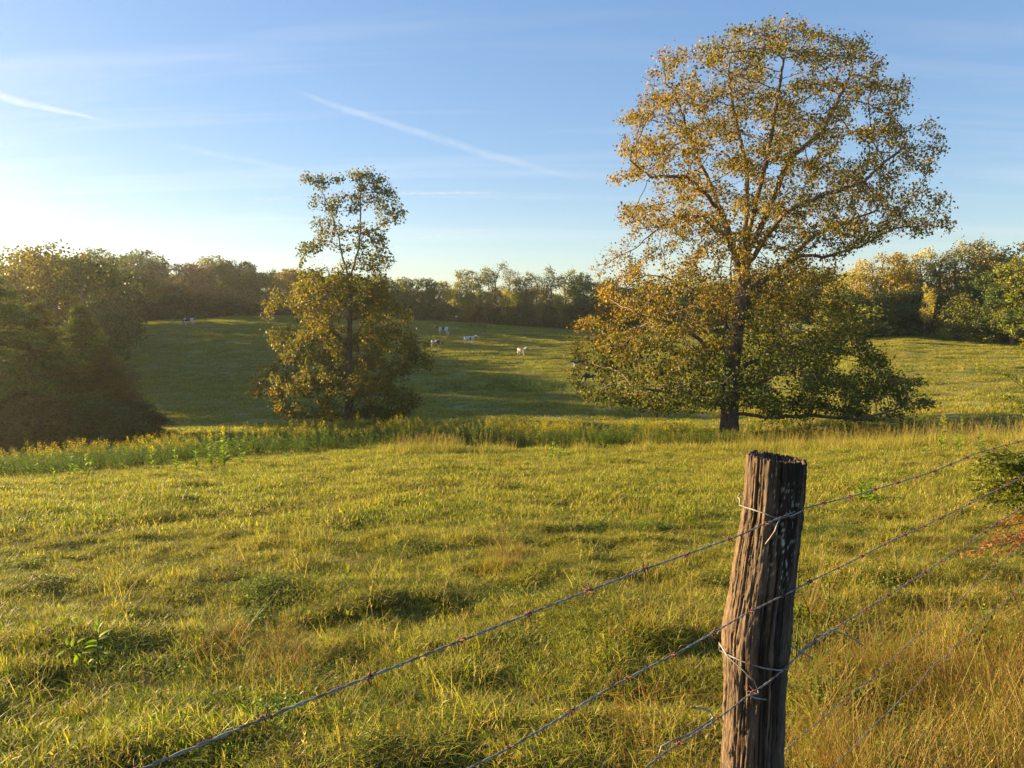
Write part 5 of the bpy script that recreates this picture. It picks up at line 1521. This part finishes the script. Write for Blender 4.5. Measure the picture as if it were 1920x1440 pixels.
# the next post, along the fence to the right
# ------------------------------------------------------------------ juniper on the fence line at the right edge
def juniper():
    D = 4.6; g = np.random.default_rng(77)
    x = px2t(2085, 700) * D; z = Hs(x, D); b = Vector((x, D, z))
    root = empty('juniper_tree', b); tag(root, 'young juniper on the right edge with green sprays and a dead orange lower branch', 'tree')
    top = at(2085, 300, D).z - z
    mb = MB(); mb.tube([(0, 0, -.2), (0.02, 0, top * .5), (0, 0, top)], [0.06, 0.035, 0.01], 8, (0.2, 0.15, 0.1)); link('trunk', mb.mesh('trunk', M_BARK, True), root)
    def rl(px, py, dy=0.0): return np.array(at(px, py, D + dy) - b)
    tw = MB(); P = []; Dv = []; C = []; DP = []; DD = []
    def spray(p0, p1, spread, n_side, col, dead=False, dens=60):
        p0 = np.array(p0); p1 = np.array(p1); L = np.linalg.norm(p1 - p0)
        k = 8; sag = [p0 + (p1 - p0) * i / k + np.array([0, 0, -0.06 * L * math.sin(math.pi * i / k)]) + g.normal(0, .006, 3) for i in range(k + 1)]
        tw.tube(sag, [0.006 * (1 - i / (k + 2)) + 0.001 for i in range(k + 1)], 4, (0.2, 0.15, 0.1), cap=False)
        for s_ in range(n_side):
            u = g.uniform(0.2, 1.0); q = p0 + (p1 - p0) * u + np.array([0, 0, -0.06 * L * math.sin(math.pi * u)])
            dd_ = (p1 - p0) / L + g.normal(0, 0.6, 3) * np.array([1, 1, .7]); dd_ /= np.linalg.norm(dd_)
            ln = spread * g.uniform(0.4, 1.1) * (1.15 - 0.7 * u)
            e = q + dd_ * ln + np.array([0, 0, -0.12 * ln])
            tw.tube([q, (q + e) / 2 + np.array([0, 0, .01]), e], [0.0025, 0.0018, 0.0008], 3, (0.2, 0.15, 0.1), cap=False)
            m = int(dens * ln / 0.25) + 4
            for j in range(m):
                w = g.uniform(0.05, 1.05); pp = q * (1 - w) + e * w + g.normal(0, 0.008, 3)
                d3 = dd_ + g.normal(0, 0.7, 3); 
                (DP if dead else P).append(pp); (DD if dead else Dv).append(d3 / np.linalg.norm(d3))
                if not dead: C.append(np.array(col) * g.uniform(0.65, 1.3))
    BR = (0.19, 0.21, 0.022); DK = (0.10, 0.13, 0.018)
    for p1, s0 in [((1885, 552), (2080, 640)), ((1915, 505), (2080, 560)), ((1890, 618), (2080, 700)), ((1920, 650), (2080, 720)), ((1885, 700), (2080, 790)), ((1925, 590), (2080, 640)), ((1890, 745), (2080, 820))]:
        spray(rl(*s0), rl(*p1, g.uniform(-.3, .3)), 0.17, 20, BR)
    for i in range(46):
        px = g.uniform(1835, 1990); py = g.uniform(848, 948); dy = g.uniform(-.35, .5)
        if px < 1850 and py < 860: continue
        spray(rl(2080, min(900, py - 30)), rl(px, py, dy), 0.22, 20, DK if g.uniform() < 0.6 else BR)
    for i in range(10):
        spray(rl(2080, 860), rl(g.uniform(1818, 1860), g.uniform(868, 925), g.uniform(-.2, .3)), 0.12, 16, BR)
    for i in range(13):
        spray(rl(2060, 930), rl(g.uniform(1818, 1990), g.uniform(950, 1050), g.uniform(-.4, .2)), 0.22, 12, None, True, 45)
    for i in range(60):      # rest of the tree out of the frame
        a = g.uniform(-1.8, 1.8); zz = g.uniform(0.5, 1.0) * top; rr_ = 0.9 * (1.1 - zz / top)
        spray((0, 0, zz), (rr_ * math.cos(a), rr_ * math.sin(a), zz + 0.1), 0.22, 14, BR, dens=40)
    tag(link('branches', tw.mesh('branches', M_BARK), root), None, None, None, 'stuff')
    P = np.array(P); n = len(P)
    V, ff, sz = leaf_quads(P, np.array(Dv), rand_dirs(n, g), 0.030 * g.uniform(.6, 1.3, n), np.full(n, 0.009))
    tag(link('foliage', mesh_np('foliage', V, ff, sz, M_LEAF, np.repeat(np.array(C), 4, 0)), root), None, None, None, 'stuff')
    P = np.array(DP); n = len(P)
    V, ff, sz = leaf_quads(P, np.array(DD), rand_dirs(n, g), 0.028 * g.uniform(.6, 1.3, n), np.full(n, 0.009))
    o = link('dead_foliage', mesh_np('dead_foliage', V, ff, sz, M_LEAF, np.repeat(np.array([[0.36, 0.17, 0.065]]) * g.uniform(0.6, 1.2, (n, 1)), 4, 0)), root)
    tag(o, 'dead orange brown sprays', None, None, 'stuff')
    print('juniper', n, len(C))
juniper()

# ------------------------------------------------------------------ contrails far above
def contrail_mat(alpha):
    m, n, l = new_mat('ice_trail')
    out = n.new('ShaderNodeOutputMaterial'); lw = n.new('ShaderNodeLayerWeight'); lw.inputs['Blend'].default_value = 0.5
    iv = n.new('ShaderNodeMath'); iv.operation = 'SUBTRACT'; iv.inputs[0].default_value = 1.0; l.new(lw.outputs['Facing'], iv.inputs[1])
    pw = n.new('ShaderNodeMath'); pw.operation = 'POWER'; pw.inputs[1].default_value = 2.2; l.new(iv.outputs[0], pw.inputs[0])
    t = n.new('ShaderNodeTexCoord'); nz = n.new('ShaderNodeTexNoise'); nz.inputs['Scale'].default_value = 0.0028; nz.inputs['Detail'].default_value = 7
    nz.inputs['Roughness'].default_value = 0.65
    l.new(t.outputs['Object'], nz.inputs['Vector'])
    mr = n.new('ShaderNodeMapRange'); mr.inputs['From Min'].default_value = 0.30; mr.inputs['From Max'].default_value = 0.72; mr.inputs['To Max'].default_value = alpha
    l.new(nz.outputs['Fac'], mr.inputs['Value'])
    a = n.new('ShaderNodeAttribute'); a.attribute_name = 'lc'
    m1 = n.new('ShaderNodeMath'); m1.operation = 'MULTIPLY'; l.new(pw.outputs[0], m1.inputs[0]); l.new(mr.outputs[0], m1.inputs[1])
    m2 = n.new('ShaderNodeMath'); m2.operation = 'MULTIPLY'; l.new(m1.outputs[0], m2.inputs[0]); l.new(a.outputs['Fac'], m2.inputs[1])
    tp = n.new('ShaderNodeBsdfTransparent'); tr = n.new('ShaderNodeBsdfTranslucent'); tr.inputs['Color'].default_value = (0.95, 0.95, 0.95, 1)
    df = n.new('ShaderNodeBsdfDiffuse'); df.inputs['Color'].default_value = (0.95, 0.95, 0.95, 1)
    mh = n.new('ShaderNodeMixShader'); l.new(tr.outputs[0], mh.inputs[1]); l.new(df.outputs[0], mh.inputs[2])
    mx_ = n.new('ShaderNodeMixShader'); l.new(m2.outputs[0], mx_.inputs[0]); l.new(tp.outputs[0], mx_.inputs[1]); l.new(mh.outputs[0], mx_.inputs[2])
    l.new(mx_.outputs[0], out.inputs['Surface'])
    return m
def contrail(pix, alt, widths, alpha, label, fade=(0.12, 0.25)):
    P = []
    for px, py in pix:
        d = ray(px, py); t = alt / d.z; P.append(EYE + d * t)
    k = 60; n_ = len(P); cum = np.linspace(0, 1, n_); arr = np.array([tuple(p) for p in P]); s = np.linspace(0, 1, k)
    Q = np.stack([np.interp(s, cum, arr[:, i]) for i in range(3)], 1)
    Wd = np.interp(s, np.linspace(0, 1, len(widths)), widths) / F * np.linalg.norm(Q, axis=1) * 0.5
    Q[:, 2] += 0.15 * Wd * pn(s * 14, s * 0, 8)
    fa = smooth(0, fade[0], s) * smooth(1, 1 - fade[1], s)
    mb = MB(); mb.tube(Q - Q[k // 2], list(Wd), 20, 1.0, cap=False)
    me_lc = np.repeat(fa, 20)[:, None] * np.ones((1, 3)); mb.c = [me_lc]
    o = link('contrail', mb.mesh('contrail', contrail_mat(alpha), True)); o.location = Q[k // 2]
    tag(o, label, 'contrail', 'contrails in the evening sky')
contrail([(520, 160), (640, 202), (760, 240), (900, 285), (1020, 318), (1150, 352)], 6000, [10, 15, 18, 18, 14, 8], 0.10, 'longest contrail, slanting down across the middle of the sky to the big tree', (0.2, 0.35))
contrail([(-120, 150), (0, 182), (90, 203), (180, 222), (260, 250)], 6000, [22, 18, 11, 7, 4], 0.11, 'short bright contrail coming in at the left edge of the sky', (0.02, 0.5))
contrail([(420, 376), (560, 372), (750, 363), (900, 361), (1010, 358)], 6000, [7, 8, 8, 7, 6], 0.2, 'thin level contrail passing behind the top of the narrow tree', (0.15, 0.35))
contrail([(740, 450), (830, 440), (960, 428)], 6000, [8, 9, 6], 0.2, 'faint low contrail over the wood right of the narrow tree', (0.3, 0.3))
contrail([(240, 250), (380, 285), (520, 312), (620, 335)], 6000, [10, 16, 16, 8], 0.035, 'faint middle contrail continuing the bright one at the left', (0.3, 0.4))

# ------------------------------------------------------------------ haze volume added for the veil of sun flare
def flare_haze():
    x0, x1, y0, y1 = -330.0, 330.0, -40.0, 330.0
    z0, z1 = -16.0, 20.0
    V = [(x, y, z) for z in (z0, z1) for y in (y0, y1) for x in (x0, x1)]
    Fc = [(0, 2, 3, 1), (4, 5, 7, 6), (0, 1, 5, 4), (2, 6, 7, 3), (0, 4, 6, 2), (1, 3, 7, 5)]
    me = bpy.data.meshes.new('flare_haze'); me.from_pydata(V, [], Fc)
    m = bpy.data.materials.new('flare_haze_air'); m.use_nodes = True; n = m.node_tree.nodes; n.clear()
    out = n.new('ShaderNodeOutputMaterial'); pv = n.new('ShaderNodeVolumePrincipled')
    pv.inputs['Color'].default_value = (0.96, 0.93, 0.88, 1); pv.inputs['Density'].default_value = FLARE_HAZE_DENSITY; pv.inputs['Anisotropy'].default_value = 0.68
    m.node_tree.links.new(pv.outputs[0], out.inputs['Volume']); me.materials.append(m)
    o = link('flare_haze', me); tag(o, 'added scattering veil over the pasture, standing for sun flare at the left', None, None, 'stuff')
flare_haze()
